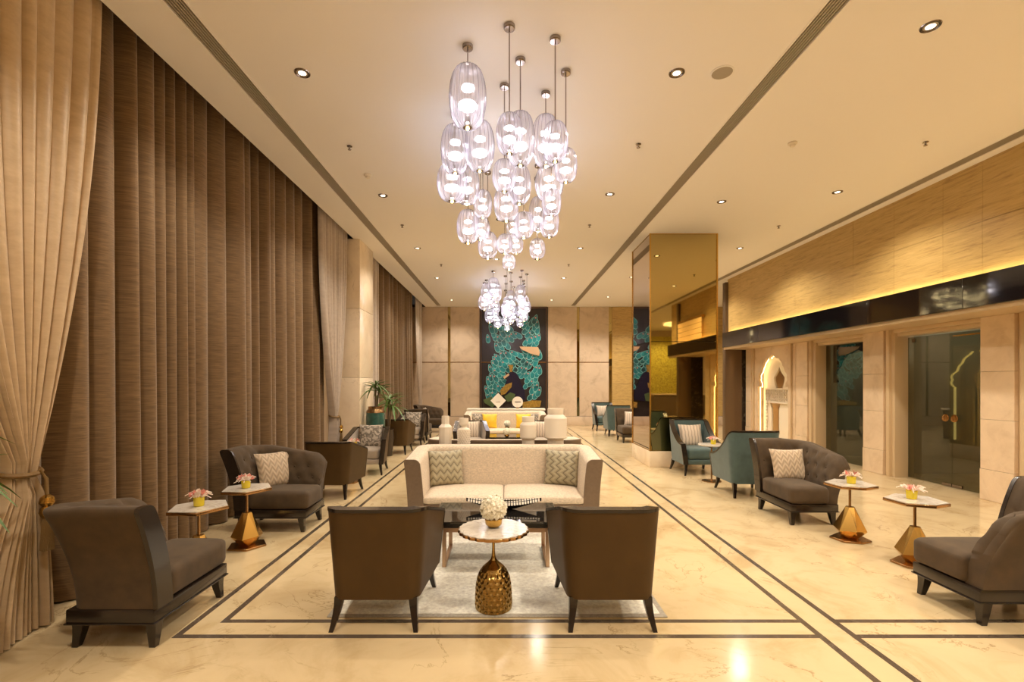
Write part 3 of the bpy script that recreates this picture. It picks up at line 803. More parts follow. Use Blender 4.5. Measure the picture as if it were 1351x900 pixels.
# sofas
def make_sofa(label, loc, shell_m):
    t = thing('sofa', label, 'sofa', loc)
    path = fillet([(-1.02, -.42), (-1.02, .42), (1.02, .42), (1.02, -.42)], [.20, .20], .04)
    def zt(q):
        e = min(q, 1-q)/.21; e = max(0, min(1, e)); return .775+.055*e
    A, C, D, s, N = shell(path, zt, .06, .17, lambda v: .05*v*v, 14, .06, None, .2)
    # outer shell is a thin skin, the padded inside carries the light cloth
    C2 = [[tuple(Vector(a)+(Vector(d)-Vector(a))*.10) for a, d in zip(ra, rd)] for ra, rd in zip(A, D)]
    MB().solid(A, C2).build('outer_shell', shell_m, t, smooth=True, angle=60)
    MB().solid(C2, D).build('padded_back', 'sofa_fabric', t, smooth=True, angle=70)
    for i, j in ((0, 1), (-1, -2)): end_trim(A, D, i, j, .02, .0).build('arm_front', shell_m, t, smooth=True)
    MB().box(-.90, .90, -.435, .27, .06, .295).build('seat_base', shell_m, t, bevel=.012)
    for sx in (-1, 1): MB().soft((sx*.435, -.10, .335), (.868, .70, .09), .035, 9, .025).build('seat_cushion', 'sofa_fabric', t, smooth=True, angle=70)
    for sx in (-1, 1):
        for sy in (-.34, .34): leg_mb(sx*.9, sy, .065, .06, .05, 0, 0, 1).build('leg', 'dark_wood', t)
    return t
make_sofa('cream sofa with zigzag cushions in the centre facing the front armchairs', (-.027, 5.63, 0), 'sofa_shell')
sb_ = make_sofa('cream sofa seen from behind, back to back with the centre sofa', (-.02, 6.98, 0), 'sofa_shell'); sb_.rotation_euler = (0, 0, PI)
make_sofa('far cream sofa with yellow cushions before the peacock mural', (-.02, 12.85, 0), 'sofa_shell')
pillow('zigzag_cushion', 'sage zigzag cushion on the left end of the centre sofa', 'zigzag_sage', .42, (-.70, 5.74, .40), .32, -.25)
pillow('zigzag_cushion', 'sage upright zigzag cushion on the right end of the centre sofa', 'zigzag_sage_upright', .42, (.65, 5.74, .40), -.32, -.25)
for x, lab, m, nm in ((-.72, 'grey patterned cushion at the left end of the far sofa', 'floral_grey', 'patterned_cushion'), (-.43, 'yellow silk cushion left of centre on the far sofa', 'yellow_silk', 'yellow_cushion'),
                  (.46, 'yellow silk cushion right of centre on the far sofa', 'yellow_silk', 'yellow_cushion'), (.72, 'grey patterned cushion at the right end of the far sofa', 'floral_grey', 'patterned_cushion')):
    pillow(nm, lab, m, .40, (x, 12.93 if 'yellow' not in nm else 12.80, .40), 0, -.22)

# rug
rg = thing('area_rug', 'grey beige wool rug under the centre sofa group', 'rug', (-.06, 4.42, 0))
MB().box(-1.16, 1.16, -1.12, 1.12, .0015, .008).build('rug_border', 'rug_border', rg, bevel=.002, seg=1)
MB().box(-1.12, 1.12, -1.08, 1.08, .008, .0105).build('rug_pile', 'rug_wool', rg)
ZR = .0105
# coffee tables
def coffee(label, loc):
    t = thing('coffee_table', label, 'coffee table', loc)
    MB().box(-.55, .55, -.335, .335, .395, .412).build('glass_top', 'black_table', t, bevel=.004, seg=1)
    MB().box(-.53, .53, -.315, .315, .355, .395).build('top_frame', 'black_lacquer', t)
    for sx in (-1, 1):
        x = sx*.445
        for sy in (-1, 1): MB().box(x-.017, x+.017, sy*.24-.017, sy*.24+.017, 0, .355).build('leg', 'copper_leg', t, bevel=.002, seg=1)
        MB().box(x-.017, x+.017, -.24, .24, 0, .03).build('floor_rail', 'copper_leg', t, bevel=.002, seg=1)
    for sy in (-1, 1): MB().box(-.445, .445, sy*.24-.012, sy*.24+.012, .30, .335).build('stretcher', 'copper_leg', t)
    return t
coffee('black glass coffee table with copper legs before the centre sofa', (-.087, 4.43, ZR))
coffee('far dark coffee table with white flowers before the yellow cushions', (.02, 10.88, 0))
# boat bowl with striped rim
bo = thing('boat_bowl', 'long black boat shaped bowl with white striped rim on the coffee table', 'bowl', (-.02, 4.52, ZR+.412))
G1, G2 = [], []
for i in range(29):
    u = -1+2*i/28; wd = .065*max(.06, 1-abs(u)**1.8); zt = .075+.03*abs(u)**1.7; zb = .0 if abs(u) < .25 else .075*((abs(u)-.25)/.75)**1.0+.0
    hb_ = (zt-zb)
    G1.append([(u*.35, wd*q, zt-hb_*(1-q*q)) for q in (-1, -.8, -.5, 0, .5, .8, 1)])
    G2.append([(u*.35, wd*q*.78, zt-hb_*(1-q*q)*.72) for q in (-1, -.8, -.5, 0, .5, .8, 1)])
MB().solid(G1, G2).build('hull', 'black_lacquer', bo, smooth=True, angle=60)
for i in range(1, 28):
    for sg in (-1, 1):
        u = -1+2*(i)/28; wd = .065*max(.06, 1-abs(u)**1.8); zt = .075+.03*abs(u)**1.7
        MB().extr([(sg*(wd-.016), zt+.007), (sg*(wd+.02), zt-.024), (sg*(wd+.012), zt-.03), (sg*(wd-.02), zt-.004)], 0, u*.35-.0085, u*.35+.0085).build('ivory_stripe', 'ivory', bo)
# hammered pedestal table
pt = thing('pedestal_table', 'round scalloped marble table on a hammered gold bell base', 'side table', (-.088, 3.44, ZR))
KP = [(0, .128), (.02, .133), (.08, .132), (.16, .127), (.22, .115), (.26, .098), (.29, .074), (.315, .044), (.335, .024), (.36, .014), (.40, .011)]
def lerp_prof(z):
    for (za, ra), (zb, rb) in zip(KP, KP[1:]):
        if z <= zb: return ra+(rb-ra)*(z-za)/(zb-za)
    return KP[-1][1]
prof = [(lerp_prof(.40*k/72), .40*k/72) for k in range(73)]
mb = MB(); n = 152; vs = []
for j, (r, z) in enumerate(prof):
    for k in range(n):
        a = TAU*k/n; rr = r
        if .008 < z < .275:
            row = (z-.012)/.034; r0 = round(row); best = 9
            for q in (r0-1, r0, r0+1):
                cc = a/TAU*19-(.5 if q % 2 else 0); dc = (cc-round(cc))*TAU/19*r; dz = (row-q)*.034
                best = min(best, math.hypot(dc, dz))
            rr = r-.010*max(0, 1-(best/.0185)**2)
        vs.append((rr*math.cos(a), rr*math.sin(a), z))
fs = [(j*n+k, j*n+(k+1) % n, (j+1)*n+(k+1) % n, (j+1)*n+k) for j in range(72) for k in range(n)]+[tuple(range(n-1, -1, -1)), tuple(range(72*n, 73*n))]
mb.add(vs, fs).build('hammered_base', 'hammered_gold', pt, smooth=True, angle=80)
MB().lathe([(.011, .39), (.010, .52), (.04, .532)], 16).build('stem', 'hammered_gold', pt, smooth=True)
sc = lambda a: .045*abs(math.sin(12*a))-.01
MB().lathe([(.236, .532), (.243, .536), (.243, .552), (.240, .554)], 208, scallop=sc).build('scalloped_rim', 'bronze', pt, smooth=True, angle=30)
MB().lathe([(.233, .5535), (.238, .556), (.236, .560)], 208, scallop=sc).build('marble_top', 'white_marble', pt, smooth=True, angle=30)

def hydrangea(label, loc, s=1, lift=0):
    t = thing('flower_bowl', label, 'flowers', loc)
    if lift: MB().lathe([(.04, 0), (.045, .01), (.03, lift*.5), (.05, lift+.02)], 20).build('vase', 'black_lacquer', t, smooth=True)
    MB().lathe([(.02, 0), (.035, .004), (.052, .02), (.056, .05), (.052, .055), (.046, .05), (.001, .048)], 24).build('bowl', 'gold', t, smooth=True).location = (0, 0, lift)
    rnd = random.Random(int(loc[1]*10)); mb = MB(); n = 110
    for i in range(n):
        zz = 1-1.65*i/n; r = math.sqrt(max(0, 1-zz*zz)); a = i*2.39996
        nrm = Vector((r*math.cos(a), r*math.sin(a), zz)); c = Vector((0, 0, .118+lift))+nrm*.07*rnd.uniform(.9, 1.1)
        tx = nrm.orthogonal().normalized(); ty = nrm.cross(tx); ro = rnd.uniform(0, 1.6)
        for q in range(4):
            an = ro+q*PI/2; d = tx*math.cos(an)+ty*math.sin(an); e = nrm.cross(d)
            L = .03
            p = [c, c+d*L*.5+e*L*.42+nrm*.004, c+d*L+nrm*.009, c+d*L*.5-e*L*.42+nrm*.004]
            mb.add(p, [(0, 1, 2, 3)])
    mb.ball((0, 0, .115+lift), .058, 16, 10)
    tag(mb.build('blossom_head', 'petal_white', t), kind='stuff')
    if s != 1: t.scale = (s, s, s)
    return t
hydrangea('white hydrangea in a gold bowl on the scalloped pedestal table', (-.088, 3.46, ZR+.5605), 1.12)
hydrangea('white flower ball on the near edge of the far coffee table', (.02, 10.62, .4125), 1.0)
hydrangea('white flower ball in a dark vase toward the far sofa', (.03, 11.12, .4125), .95, .14)

# hexagonal side tables
def make_hex():
    t = thing('faceted_side_table', '', 'side table')
    ang = [R(a) for a in (-65, 5, 62, 115, 165, 232)]; Rr = (.235, .235, .245, .22, .235, .24)
    poly = [(r*math.cos(a), r*math.sin(a)) for a, r in zip(ang, Rr)]
    MB().prism([(x*.78, y*.72) for x, y in poly], 0, .02).build('base_plate', 'bronze', t, bevel=.003, seg=1)
    mb = MB(); rings = [(.07, .02, 0), (.145, .10, .5), (.042, .335, 0)]
    n = 6; vs = []
    for r, z, o in rings: vs += [(r*math.cos(TAU*(k+o)/n+.2), r*math.sin(TAU*(k+o)/n+.2), z+(.02 if (o and k % 2) else 0)) for k in range(n)]
    fs = [tuple(range(n-1, -1, -1)), tuple(range(2*n, 3*n))]
    for k in range(n):
        fs += [(k, (k+1) % n, n+k), (n+k, (k+1) % n, n+(k+1) % n)]
        fs += [(n+k, n+(k+1) % n, 2*n+(k+1) % n), (n+k, 2*n+(k+1) % n, 2*n+k)]
    mb.add(vs, fs).build('faceted_body', 'gold', t)
    MB().prism([(.012*math.cos(TAU*k/6), .012*math.sin(TAU*k/6)) for k in range(6)], .33, .548).build('stem', 'bronze', t)
    MB().prism(poly, .546, .571).build('bronze_rim', 'bronze', t, bevel=.002, seg=1)
    MB().prism([(x*.955, y*.955) for x, y in poly], .571, .576).build('marble_top', 'white_marble', t)
    return t
hexp = make_hex()
hx = [((-2.53, 4.74, 0), 0, 'faceted gold side table beside the tufted lounge chair by the brown curtain'),
      ((-2.55, 4.03, 0), .05, 'faceted gold side table half hidden by the turned lounge chair'),
      ((3.51, 4.95, 0), PI-.4, 'faceted gold side table in front of the right tufted lounge chair'),
      ((3.60, 4.27, 0), PI-.45, 'faceted gold side table behind the lounge chair at the right edge'),
      ((-2.52, 7.78, 0), .3, 'marble topped side table between the two left tub armchairs'),
      ]
for i, (l, rz, lab) in enumerate(hx): clone(hexp, i, lab, l, rz, 'faceted side tables')
# slender round table by the teal chairs
st = thing('round_side_table', 'slim round marble topped table between the two teal armchairs', 'side table', (3.34, 7.88, 0))
MB().lathe([(.15, 0), (.15, .012), (.02, .022), (.012, .04), (.012, .575), (.03, .582)], 28).build('stand', 'bronze', st, smooth=True, angle=30)
MB().lathe([(.20, .58), (.205, .584), (.205, .60), (.20, .603)], 36).build('top', 'white_marble', st, smooth=True, angle=30)
def posy(label, loc, seed):
    t = thing('flower_cup', label, 'flowers', loc); t.scale = (1.3, 1.3, 1.3); rnd = random.Random(seed)
    MB().lathe([(.026, 0), (.030, .004), (.032, .05), (.033, .056), (.029, .055), (.028, .05), (.001, .05)], 18).build('glass_cup', 'yellow_glass', t, smooth=True)
    for q in range(4):
        a = q*1.57+rnd.uniform(0, 1); cx, cy = .026*math.cos(a), .026*math.sin(a); mb = MB(); c = Vector((cx, cy, .062))
        for k in range(11):
            el = rnd.uniform(.45, 1.4); b_ = rnd.uniform(0, TAU); L = rnd.uniform(.035, .05)
            d = Vector((math.cos(b_)*math.cos(el)+.25*math.cos(a), math.sin(b_)*math.cos(el)+.25*math.sin(a), math.sin(el))).normalized(); e = d.orthogonal().normalized()*.011
            mb.add([c, c+d*L*.6+e, c+d*L, c+d*L*.6-e], [(0, 1, 2, 3)])
        tag(mb.build('blossom', 'petal_pink' if q % 2 == 0 else 'petal_pale', t), kind='stuff')
    mb = MB()
    for k in range(12):
        b_ = rnd.uniform(0, TAU); L = rnd.uniform(.06, .085); z = rnd.uniform(.0, .035)
        mb.tube([(.015*math.cos(b_), .015*math.sin(b_), .055), (L*.6*math.cos(b_), L*.6*math.sin(b_), .06+z), (L*math.cos(b_), L*math.sin(b_), .045+z)], .0028, 4)
    tag(mb.build('tendril', 'petal_pale', t), kind='stuff')
posy('pink flowers in a yellow cup on the table before the brown curtain chair', (-2.53, 4.72, .5765), 1)
posy('pink flowers in a yellow cup on the table by the turned lounge chair', (-2.55, 4.03, .5765), 2)
posy('pink flowers in a yellow cup on the table before the right lounge chair', (3.51, 4.93, .5765), 3)
posy('pink flowers in a yellow cup on the table nearest the right picture edge', (3.58, 4.28, .5765), 4)
posy('orange pink flowers on the table between the left tub armchairs', (-2.42, 7.74, .5765), 5)
posy('pink flowers in a yellow cup between the teal armchairs', (3.36, 7.86, .6035), 6)

# narrow console between the two sofas, with ceramics
CZ = .75
cs = thing('console_table', 'narrow brown console carrying white vases behind the centre sofa', 'console table', (-.02, 6.28, 0))
MB().box(-.95, .95, -.13, .13, CZ-.03, CZ).build('top', 'brown_wood', cs, bevel=.004, seg=1)
MB().box(-.93, .93, -.115, .115, CZ-.09, CZ-.03).build('apron', 'brown_wood', cs)
for sx in (-1, 1):
    for sy in (-1, 1): MB().box(sx*.9-.02, sx*.9+.02, sy*.09-.02, sy*.09+.02, 0, CZ-.09).build('leg', 'brown_wood', cs)
def vase(label, x, prof, n, smooth=True, name='ceramic_vase', y=6.28):
    t = thing(name, label, 'vase', (x, y, CZ))
    for nm, pr in prof: MB().lathe(pr, n).build(nm, 'ceramic', t, smooth=smooth, angle=35)
    return t
def ribbed(r, z0, z1, n):
    out = []
    for k in range(n+1):
        z = z0+(z1-z0)*k/n; out += [(r, z), (r*.975, z+(z1-z0)/n*.5)]
    return out
vase('tall white faceted bottle vase, leftmost behind the centre sofa', -.784, [('body', [(.075, 0), (.08, .01), (.085, .28), (.05, .315)]), ('neck', [(.05, .315), (.048, .42), (.04, .42), (.04, .33)])], 8, False)
v2 = vase('white dimpled vase with a goblet neck behind the centre sofa', -.544, [('body', [(.065, 0), (.078, .01), (.078, .25), (.03, .275)]), ('goblet_neck', [(.03, .275), (.035, .285), (.058, .315), (.06, .39), (.05, .39), (.046, .32)])], 28)
dm = MB()
for r_ in range(9):
    for k in range(16):
        a = TAU*(k+.5*(r_ % 2))/16; dm.ball((.079*math.cos(a), .079*math.sin(a), .02+r_*.026), .0085, 6, 4)
tag(dm.build('dimples', 'ceramic', v2), kind='stuff')
vase('white ribbed round jar, the smaller of two behind the centre sofa', .289, [('foot', [(.07, 0), (.08, .01), (.08, .12)]), ('body', [(.08, .12), (.10, .13)]+ribbed(.108, .15, .30, 7)+[(.075, .345)]), ('neck', [(.075, .345), (.08, .35), (.08, .41), (.07, .41), (.068, .36)])], 32)
vase('largest white ribbed jar, rightmost behind the centre sofa', .642, [('foot', [(.09, 0), (.105, .01), (.105, .125)]), ('body', [(.105, .125), (.14, .135)]+ribbed(.148, .15, .385, 9)+[(.10, .44)]), ('neck', [(.10, .44), (.104, .45), (.104, .515), (.095, .515), (.09, .46)])], 36)
# far console with signs
cf = thing('console_table', 'low pale console against the mural behind the far sofa', 'console table', (.0, 13.75, 0))
MB().box(-1.1, 1.1, -.2, .2, .82, .87).build('top', 'ceramic', cf, bevel=.005, seg=1)
for sx in (-1, 1): MB().box(sx*1.02-.04, sx*1.02+.04, -.17, .17, 0, .82).build('leg', 'brown_wood', cf)
dsn = thing('diamond_sign', 'white diamond shaped board standing on the far console', 'sign', (-.22, 13.8, .87))
MB().extr([(0, 0), (.22, .22), (0, .44), (-.22, .22)], 1, -.012, .012).build('board', 'ivory', dsn)
MB().box(-.06, .06, -.014, -.012, .175, .185).build('script_line', 'bronze', dsn.children[0])
rs = thing('round_sign', 'white round board standing on the far console', 'sign', (.33, 13.8, .87))
MB().extr([(.155*math.cos(TAU*k/32), .18+.155*math.sin(TAU*k/32)) for k in range(32)], 1, -.012, .012).build('board', 'ivory', rs)
MB().box(-.08, .09, -.014, -.012, .17, .19).build('script_line', 'dark_wood', rs.children[0]); MB().box(-.04, .04, -.04, .04, 0, .03).build('foot', 'bronze', rs)

# plants
def palm(label, loc, pot, stems, seed, n_leaf=16, lf=.45, name='potted_palm', spread=1.0):
    t = thing(name, label, 'plant', loc); rnd = random.Random(seed)
    zt = pot(t)
    for si, (dx, dy, hgt) in enumerate(stems):
        top = Vector((dx*1.6, dy*1.6, zt+hgt))
        MB().tube([(dx*.5, dy*.5, zt-.04), (dx, dy, zt+hgt*.5), tuple(top)], .022, 8, .014).build('stem', 'stem', t, smooth=True)
        for k in range(n_leaf):
            a = k*2.4+rnd.uniform(-.3, .3); el = rnd.uniform(-.15, 1.2); L = lf*rnd.uniform(.7, 1.1); wd = L*.045+.006
            d = Vector((math.cos(a), math.sin(a), 0)); side = Vector((-d.y, d.x, 0)); G = []; m_ = 6
            base = top-Vector((0, 0, rnd.uniform(0, .12)))
            for q in range(m_+1):
                u = q/m_; c = base+d*(L*u*math.cos(el*(1-u*.6))*spread)+Vector((0, 0, L*(u*math.sin(el)-.75*u*u*(1-.4*math.sin(el)))))
                ww = wd*math.sin(PI*(u*.85+.12)); G.append([tuple(c-side*ww+Vector((0, 0, ww*.5))), tuple(c), tuple(c+side*ww+Vector((0, 0, ww*.5)))])
            MB().grid(G).build('leaf', 'leaf', t, smooth=True)
    return t
def big_pot(t):
    t = MB().lathe([(.12, 0), (.14, .01), (.175, .35), (.19, .78), (.185, 1.0)], 32).build('planter', 'teal_glaze', t, smooth=True)
    MB().lathe([(.186, 1.0), (.178, 1.04), (.15, 1.07), (.145, 1.095), (.155, 1.12), (.14, 1.12), (.13, 1.06)], 32).build('planter_collar', 'copper_glaze', t, smooth=True)
    MB().lathe([(.001, 1.05), (.137, 1.05), (.137, 1.07), (.001, 1.075)], 20).build('soil', 'soil', t)
    return 1.07
def small_pot(t):
    t = MB().lathe([(.10, 0), (.11, .01), (.15, .40), (.14, .55), (.15, .58), (.13, .58), (.12, .5)], 28).build('planter', 'dark_pot', t, smooth=True)
    MB().lathe([(.001, .5), (.125, .5), (.125, .53), (.001, .535)], 20).build('soil', 'soil', t)
    return .53
palm('leafy palm in a tall teal glazed planter beside the marble pillar', (-2.62, 9.75, 0), big_pot, [(0, 0, .50), (.03, .05, .40)], 5, 22, .36)
palm('smaller palm in a copper planter behind the teal planter', (-2.60, 10.62, 0), small_pot, [(.02, .02, .72), (.07, -.02, .60)], 6, 17, .42)
palm('palm leaves reaching in at the left picture edge before the cream curtain', (-2.97, 2.46, 0), small_pot, [(0, 0, .80), (.03, .03, .62)], 9, 15, .36)

# ------------------------------------------------------------------ pendants
def make_pendant_meshes():
    prof = [(math.sin(PI*k/24)**.62, -math.cos(PI*k/24)) for k in range(1, 24)]
    mb = MB(); n = 120; vs = []
    for r, z in prof:
        for k in range(n):
            a = TAU*k/n; q = r*(1+.05*math.cos(20*a)); vs.append((q*.5*math.cos(a), q*.5*math.sin(a), z*.5))
    fs = [(i*n+k, i*n+(k+1) % n, (i+1)*n+(k+1) % n, (i+1)*n+k) for i in range(len(prof)-1) for k in range(n)]
    g = mb.add(vs, fs).build('globe', 'ribbed_glass', smooth=True, angle=80)
    b = MB().ball((0, 0, 0), 1, 12, 8).build('bulb_and_glint', 'bulb_and_glint', smooth=True)
    s_ = MB().lathe([(1.0, 0), (1.05, .15), (.85, .35), (.55, .55), (.5, 1.2), (.4, 1.25)], 16).build('socket', 'chrome', smooth=True)
    l = MB().ball((0, 0, 0), 1, 8, 5).build('pin_led', 'pin_led', smooth=True)
    c = MB().lathe([(.012, -.035), (.04, -.034), (.045, -.028), (.045, 0)], 20).build('canopy', 'chrome', smooth=True)
    r = MB().lathe([(.0055, 0), (.0055, 1)], 8).build('rod', 'chrome', smooth=True)
    k = MB().lathe([(.55, -.12), (.75, -.05), (.6, .1), (.2, .2)], 16).build('top_cap', 'chrome', smooth=True)
    return g, b, s_, l, c, r, k
PM = make_pendant_meshes()
def pendant(label, X, Y, ztop, dia, hgt, group, first=False):
    t = thing('glass_pendant', label, 'pendant lamp', (X, Y, CEIL), 0, group)
    def put(o, loc, sc):
        if first: c = o
        else: c = o.copy(); COL.objects.link(c)
        c.parent = t; c.location = loc; c.scale = sc; return c
    zt = ztop-CEIL; zc = zt-hgt/2; zb = zt-hgt
    put(PM[0], (0, 0, zc), (dia, dia, hgt))
    put(PM[1], (0, 0, zb+hgt*.36), (dia*.25, dia*.25, hgt*.07))
    c = PM[1].copy(); COL.objects.link(c); c.parent = t; c.location = (0, 0, zb+hgt*.64); c.scale = (dia*.18, dia*.18, hgt*.045)  # upper glowing ball added for the lamp's reflection in the glass
    put(PM[2], (0, 0, zb+.004), (.03*dia/.25,)*2+(.06*hgt/.4,))
    put(PM[3], (0, 0, zb-.001), (.012*dia/.25,)*3)
    put(PM[4], (0, 0, 0), (1, 1, 1)); put(PM[5], (0, 0, zb+hgt*.5), (1, 1, -(zb+hgt*.5)-.02)); put(PM[6], (0, 0, zt-.01), (.05*dia/.25,)*3)
PX = [  # x0, x1, ytop, ybot, depth, tier, order
 (593, 641, 87, 173, 4.07, 'top', ''), (582, 619, 165, 232, 5.13, 'second', 'first'), (614, 652, 160, 229, 5.05, 'second', 'second'),
 (655, 689, 150, 206, 3.84, 'second', 'third'), (668, 705, 148, 222, 4.24, 'second', 'fourth'), (702, 738, 152, 223, 4.73, 'second', 'fifth'), (716, 749, 161, 216, 3.98, 'second', 'sixth'),
 (577, 616, 216, 268, 5.5, 'third', 'first'), (600, 632, 218, 272, 5.9, 'third', 'second'), (650, 681, 211, 255, 4.61, 'third', 'third'), (670, 700, 218, 272, 5.3, 'third', 'fourth'),
 (706, 743, 220, 266, 5.6, 'third', 'fifth'), (732, 761, 196, 243, 4.4, 'third', 'sixth'), (625, 649, 251, 289, 6.0, 'fourth', 'first'), (652, 684, 246, 294, 5.6, 'fourth', 'second'), (715, 740, 249, 287, 5.2, 'fourth', 'third'),
 (603, 632, 277, 323, 6.2, 'fifth', 'first'), (622, 646, 286, 318, 6.4, 'fifth', 'second'), (668, 688, 284, 318, 7.0, 'fifth', 'third'), (678, 704, 280, 316, 6.1, 'fifth', 'fourth'), (698, 722, 260, 308, 6.3, 'fifth', 'fifth'), (712, 737, 274, 315, 6.0, 'fifth', 'sixth'),
 (631, 656, 306, 343, 6.5, 'sixth', 'first'), (656, 676, 309, 336, 6.6, 'sixth', 'second'), (672, 690, 308, 336, 6.8, 'sixth', 'third'), (699, 719, 315, 343, 6.7, 'sixth', 'fourth'), (663, 680, 336, 357, 6.9, 'lowest', '')]
for i, (x0, x1, ya, yb, D_, tier, od) in enumerate(PX):
    X = ((x0+x1)/2-667.5)/640*D_; dia = (x1-x0)/640*D_*.985; zt = 1.6+(505-ya)/640*D_; hh = (yb-ya)/640*D_*.96
    lab = {'top': 'largest clear ribbed glass pendant hanging highest in the near cluster', 'lowest': 'lowest small ribbed glass pendant at the tip of the near cluster'}.get(tier, f'ribbed glass pendant of the near cluster, {tier} tier down, {od} from the left')
    pendant(lab, X, D_, zt, dia, hh, 'ribbed glass pendants of the near cluster', first=(i == 0))
FAR = []
for x0, x1, ya, yb, D_, tier, od in PX:
    X = ((x0+x1)/2-667.5)/640*D_; dia = (x1-x0)/640*D_; zt = 1.6+(505-ya)/640*D_; hh = (yb-ya)/640*D_*.96
    FAR.append((X, D_+8.2, zt, dia, hh))
FAR.sort(key=lambda q: -(q[2]-q[4]-1.6)/q[1])      # from the highest to the lowest as they hang in view
WN = ['first', 'second', 'third', 'fourth', 'fifth', 'sixth', 'seventh']
for r_, (i0, i1) in enumerate(((0, 5), (5, 10), (10, 15), (15, 20), (20, 24), (24, 27))):
    for c_, q in enumerate(sorted(FAR[i0:i1], key=lambda q: q[0]/q[1])):
        pendant(f'ribbed glass pendant of the far cluster, {WN[r_]} tier down, {WN[c_]} from the left', *q, 'ribbed glass pendants of the far cluster')

# ------------------------------------------------------------------ ceiling fittings
dl_ring = MB().lathe([(.055, -.002), (.058, -.008), (.068, -.008), (.072, 0), (.055, 0)], 28).build('trim_ring', 'chrome', smooth=True)
dl_can = MB().lathe([(.055, -.001), (.045, -.003), (.03, -.003)], 20).build('reflector', 'grille', smooth=True)
dl_len = MB().lathe([(.001, -.005), (.032, -.005), (.034, -.004)], 20).build('lamp_lens', 'lens', smooth=True)
DLU = [0]
def downlight(X, Y, label, watt, size=140, group='recessed downlights'):
    t = thing('downlight', label, 'ceiling light', (X, Y, CEIL), 0, group)
    for o in (dl_ring, dl_can, dl_len):
        c = o if not DLU[0] else o.copy()
        if DLU[0]: COL.objects.link(c)
        c.parent = t
    DLU[0] += 1
    l = bpy.data.lights.new('downlight_lamp', 'SPOT'); l.energy = watt; l.color = SPOT_C; l.spot_size = R(size); l.spot_blend = .6; l.shadow_soft_size = .085
    lo = bpy.data.objects.new('downlight_lamp', l); COL.objects.link(lo); lo.parent = t; lo.location = (0, 0, -.012)
nth = ['first', 'second', 'third', 'fourth', 'fifth', 'sixth', 'seventh']
for X, nm, ylist in ((-1.86, 'row left of the glass pendants', (1.5, 4.43, 7.33, 10.2, 13.1, 16.6)), (1.56, 'row right of the glass pendants', (1.5, 4.43, 7.28, 10.2, 13.1, 16.6)),
                 (3.37, 'row nearest the mirrored column', (.9, 3.85, 7.58, 13.0, 16.0)), (4.92, 'row nearest the travertine wall', (1.2, 4.2, 7.2, 10.2, 13.2, 16.0))):
    k = 0
    for Y in ylist:
        vis = Y > 3
        if vis: lab = f'small recessed ceiling downlight, {nth[k]} from the camera in the {nm}'; k += 1
        else: lab = f'recessed ceiling downlight behind the picture edge in the {nm}'
        downlight(X, Y, lab, SPOT_W*((1.35 if Y > 15 else 1) if vis else 1.3)*(1.25 if X > 4 else 1), 140)
for X, Y, lab in ((-.22, 11.1, 'bright recessed downlight between the two pendant clusters, left'), (.72, 11.1, 'bright recessed downlight between the two pendant clusters, right'), (-.1, 8.4, 'recessed downlight over the centre aisle behind the near pendants')):
    downlight(X, Y, lab, SPOT_W)
for X, Y, wl in ((-1.86, -3, 'behind the camera on the curtain side'), (1.56, -3, 'behind the camera in the middle'), (4, -3, 'behind the camera toward the reception desk'), (8.4, -3, 'in front of the reception desk'), (8.4, -6.5, 'over the gold mosaic wall'), (10, 16, 'beyond the far end of the travertine wall')):
    downlight(X, Y, 'added recessed ceiling downlight '+wl, SPOT_W*(2.5 if X > 8 else 1), group='added lobby downlights')  # added out of view to light the lobby that the column mirrors
def sprinkler(X, Y, label):
    t = thing('sprinkler', label, 'sprinkler', (X, Y, CEIL))
    MB().lathe([(.03, 0), (.032, -.006), (.012, -.01), (.01, -.03)], 14).build('escutcheon', 'chrome', t, smooth=True)
    MB().lathe([(.02, -.045), (.022, -.042), (.006, -.03)], 12).build('deflector', 'chrome', t, smooth=True)
for X, Y, lab in ((-1.87, 5.8, 'ceiling sprinkler left of the near pendants'), (1.57, 5.75, 'ceiling sprinkler right of the near pendants'), (4.93, 5.7, 'ceiling sprinkler near the travertine wall'),
                (4.92, 8.75, 'ceiling sprinkler beyond the mirrored column'), (1.5, 8.7, 'ceiling sprinkler ahead of the mirrored column'), (-1.86, 8.7, 'ceiling sprinkler near the marble pillar'), (-1.55, 11.6, 'small ceiling sprinkler far left'), (1.5, 11.6, 'small ceiling sprinkler far right')):
    sprinkler(X, Y, lab)
sp = thing('ceiling_speaker', 'round flat speaker grille in the ceiling beside a downlight', 'speaker', (1.97, 4.42, CEIL))
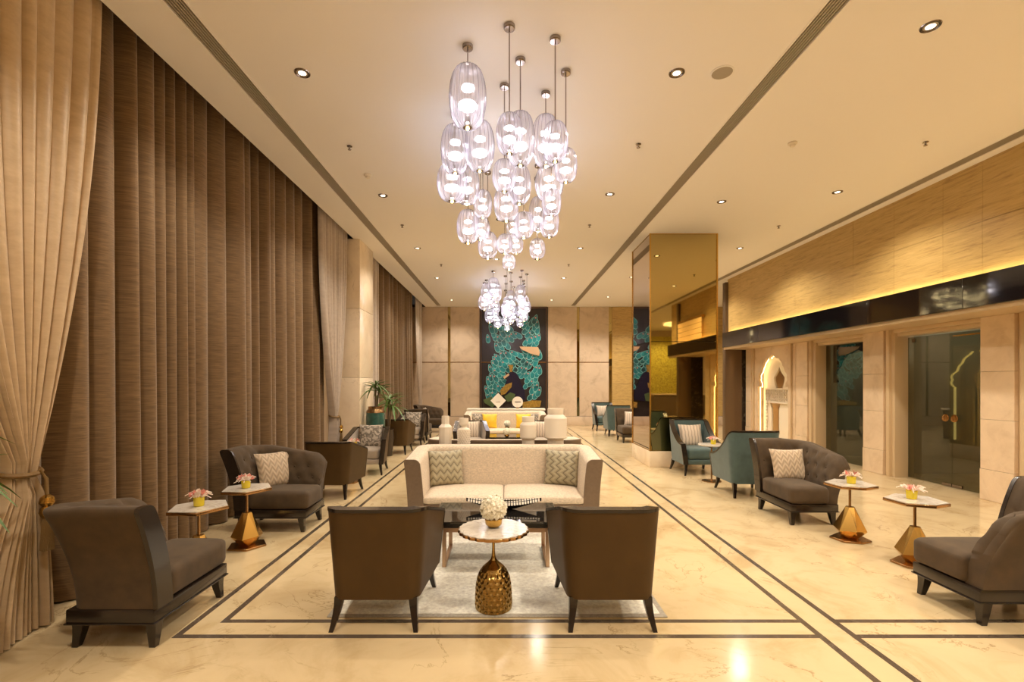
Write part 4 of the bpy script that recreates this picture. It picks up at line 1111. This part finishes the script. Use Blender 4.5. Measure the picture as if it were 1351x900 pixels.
MB().lathe([(.10, 0), (.102, -.006), (.092, -.009)], 36).build('rim', 'ceiling_paint', sp, smooth=True); MB().lathe([(.001, -.0115), (.088, -.0115), (.09, -.008)], 36).build('grille', 'grille', sp, smooth=True)
for X, Y, lab in ((-1.88, 6.6, 'white smoke detector left of the near pendants'), (3.38, 5.72, 'white smoke detector between the slot diffusers')):
    t = thing('smoke_detector', lab, 'smoke detector', (X, Y, CEIL))
    MB().lathe([(.05, 0), (.052, -.015), (.04, -.025)], 20).build('base', 'ivory', t, smooth=True); MB().lathe([(.03, -.025), (.028, -.045), (.01, -.05)], 16).build('sensor', 'ivory', t, smooth=True)

# ------------------------------------------------------------------ lobby behind the camera, seen in the mirrored column
gw = struct(MB().box(7.2, 9.6, YB, YB+.06, .05, 4.1).build('wall_mosaic', 'mosaic'))
rd = thing('reception_desk', 'long reception desk seen only in the column mirror', 'desk', (8.6, -5.6, 0))
MB().box(-1.4, 1.4, -.3, .3, 0, 1.0).build('body', 'desk_panel', rd, bevel=.01); MB().box(-1.45, 1.45, -.36, .36, 1.0, 1.05).build('top', 'desk_white', rd, bevel=.006)
tl_ = thing('table_lamp', 'lit table lamp on the reception desk in the mirror', 'lamp', (8.85, -5.55, 1.05))
MB().lathe([(.10, 0), (.10, .02), (.03, .04), (.05, .2), (.03, .38)], 20).build('base', 'gold', tl_, smooth=True); MB().lathe([(.17, .38), (.15, .72)], 24).build('shade', 'shade', tl_, smooth=True)
cw = thing('crystal_wall_light', 'row of glowing gold crystals seen only in the column mirror', 'wall light', (5.9, 1.6, 3.35))
MB().box(.06, .18, 0, 2.0, .28, .34).build('mount', 'gold', cw)
cr = MB()
for r_ in range(4):
    for k in range(40): cr.prism([(.06+.02*math.cos(TAU*q/6), .03+k*.05+.018*math.sin(TAU*q/6)) for q in range(6)], -.36+r_*.16, -.22+r_*.16)
tag(cr.build('crystals', 'crystal_glow', cw), kind='stuff')
rl = thing('ring_light', 'round glowing ceiling ring seen only in the column mirror', 'ceiling light', (8.3, -4.6, CEIL))
MB().lathe([(.75, 0), (.8, -.08), (.6, -.1), (.55, 0)], 40).build('ring', 'shade', rl, smooth=True)
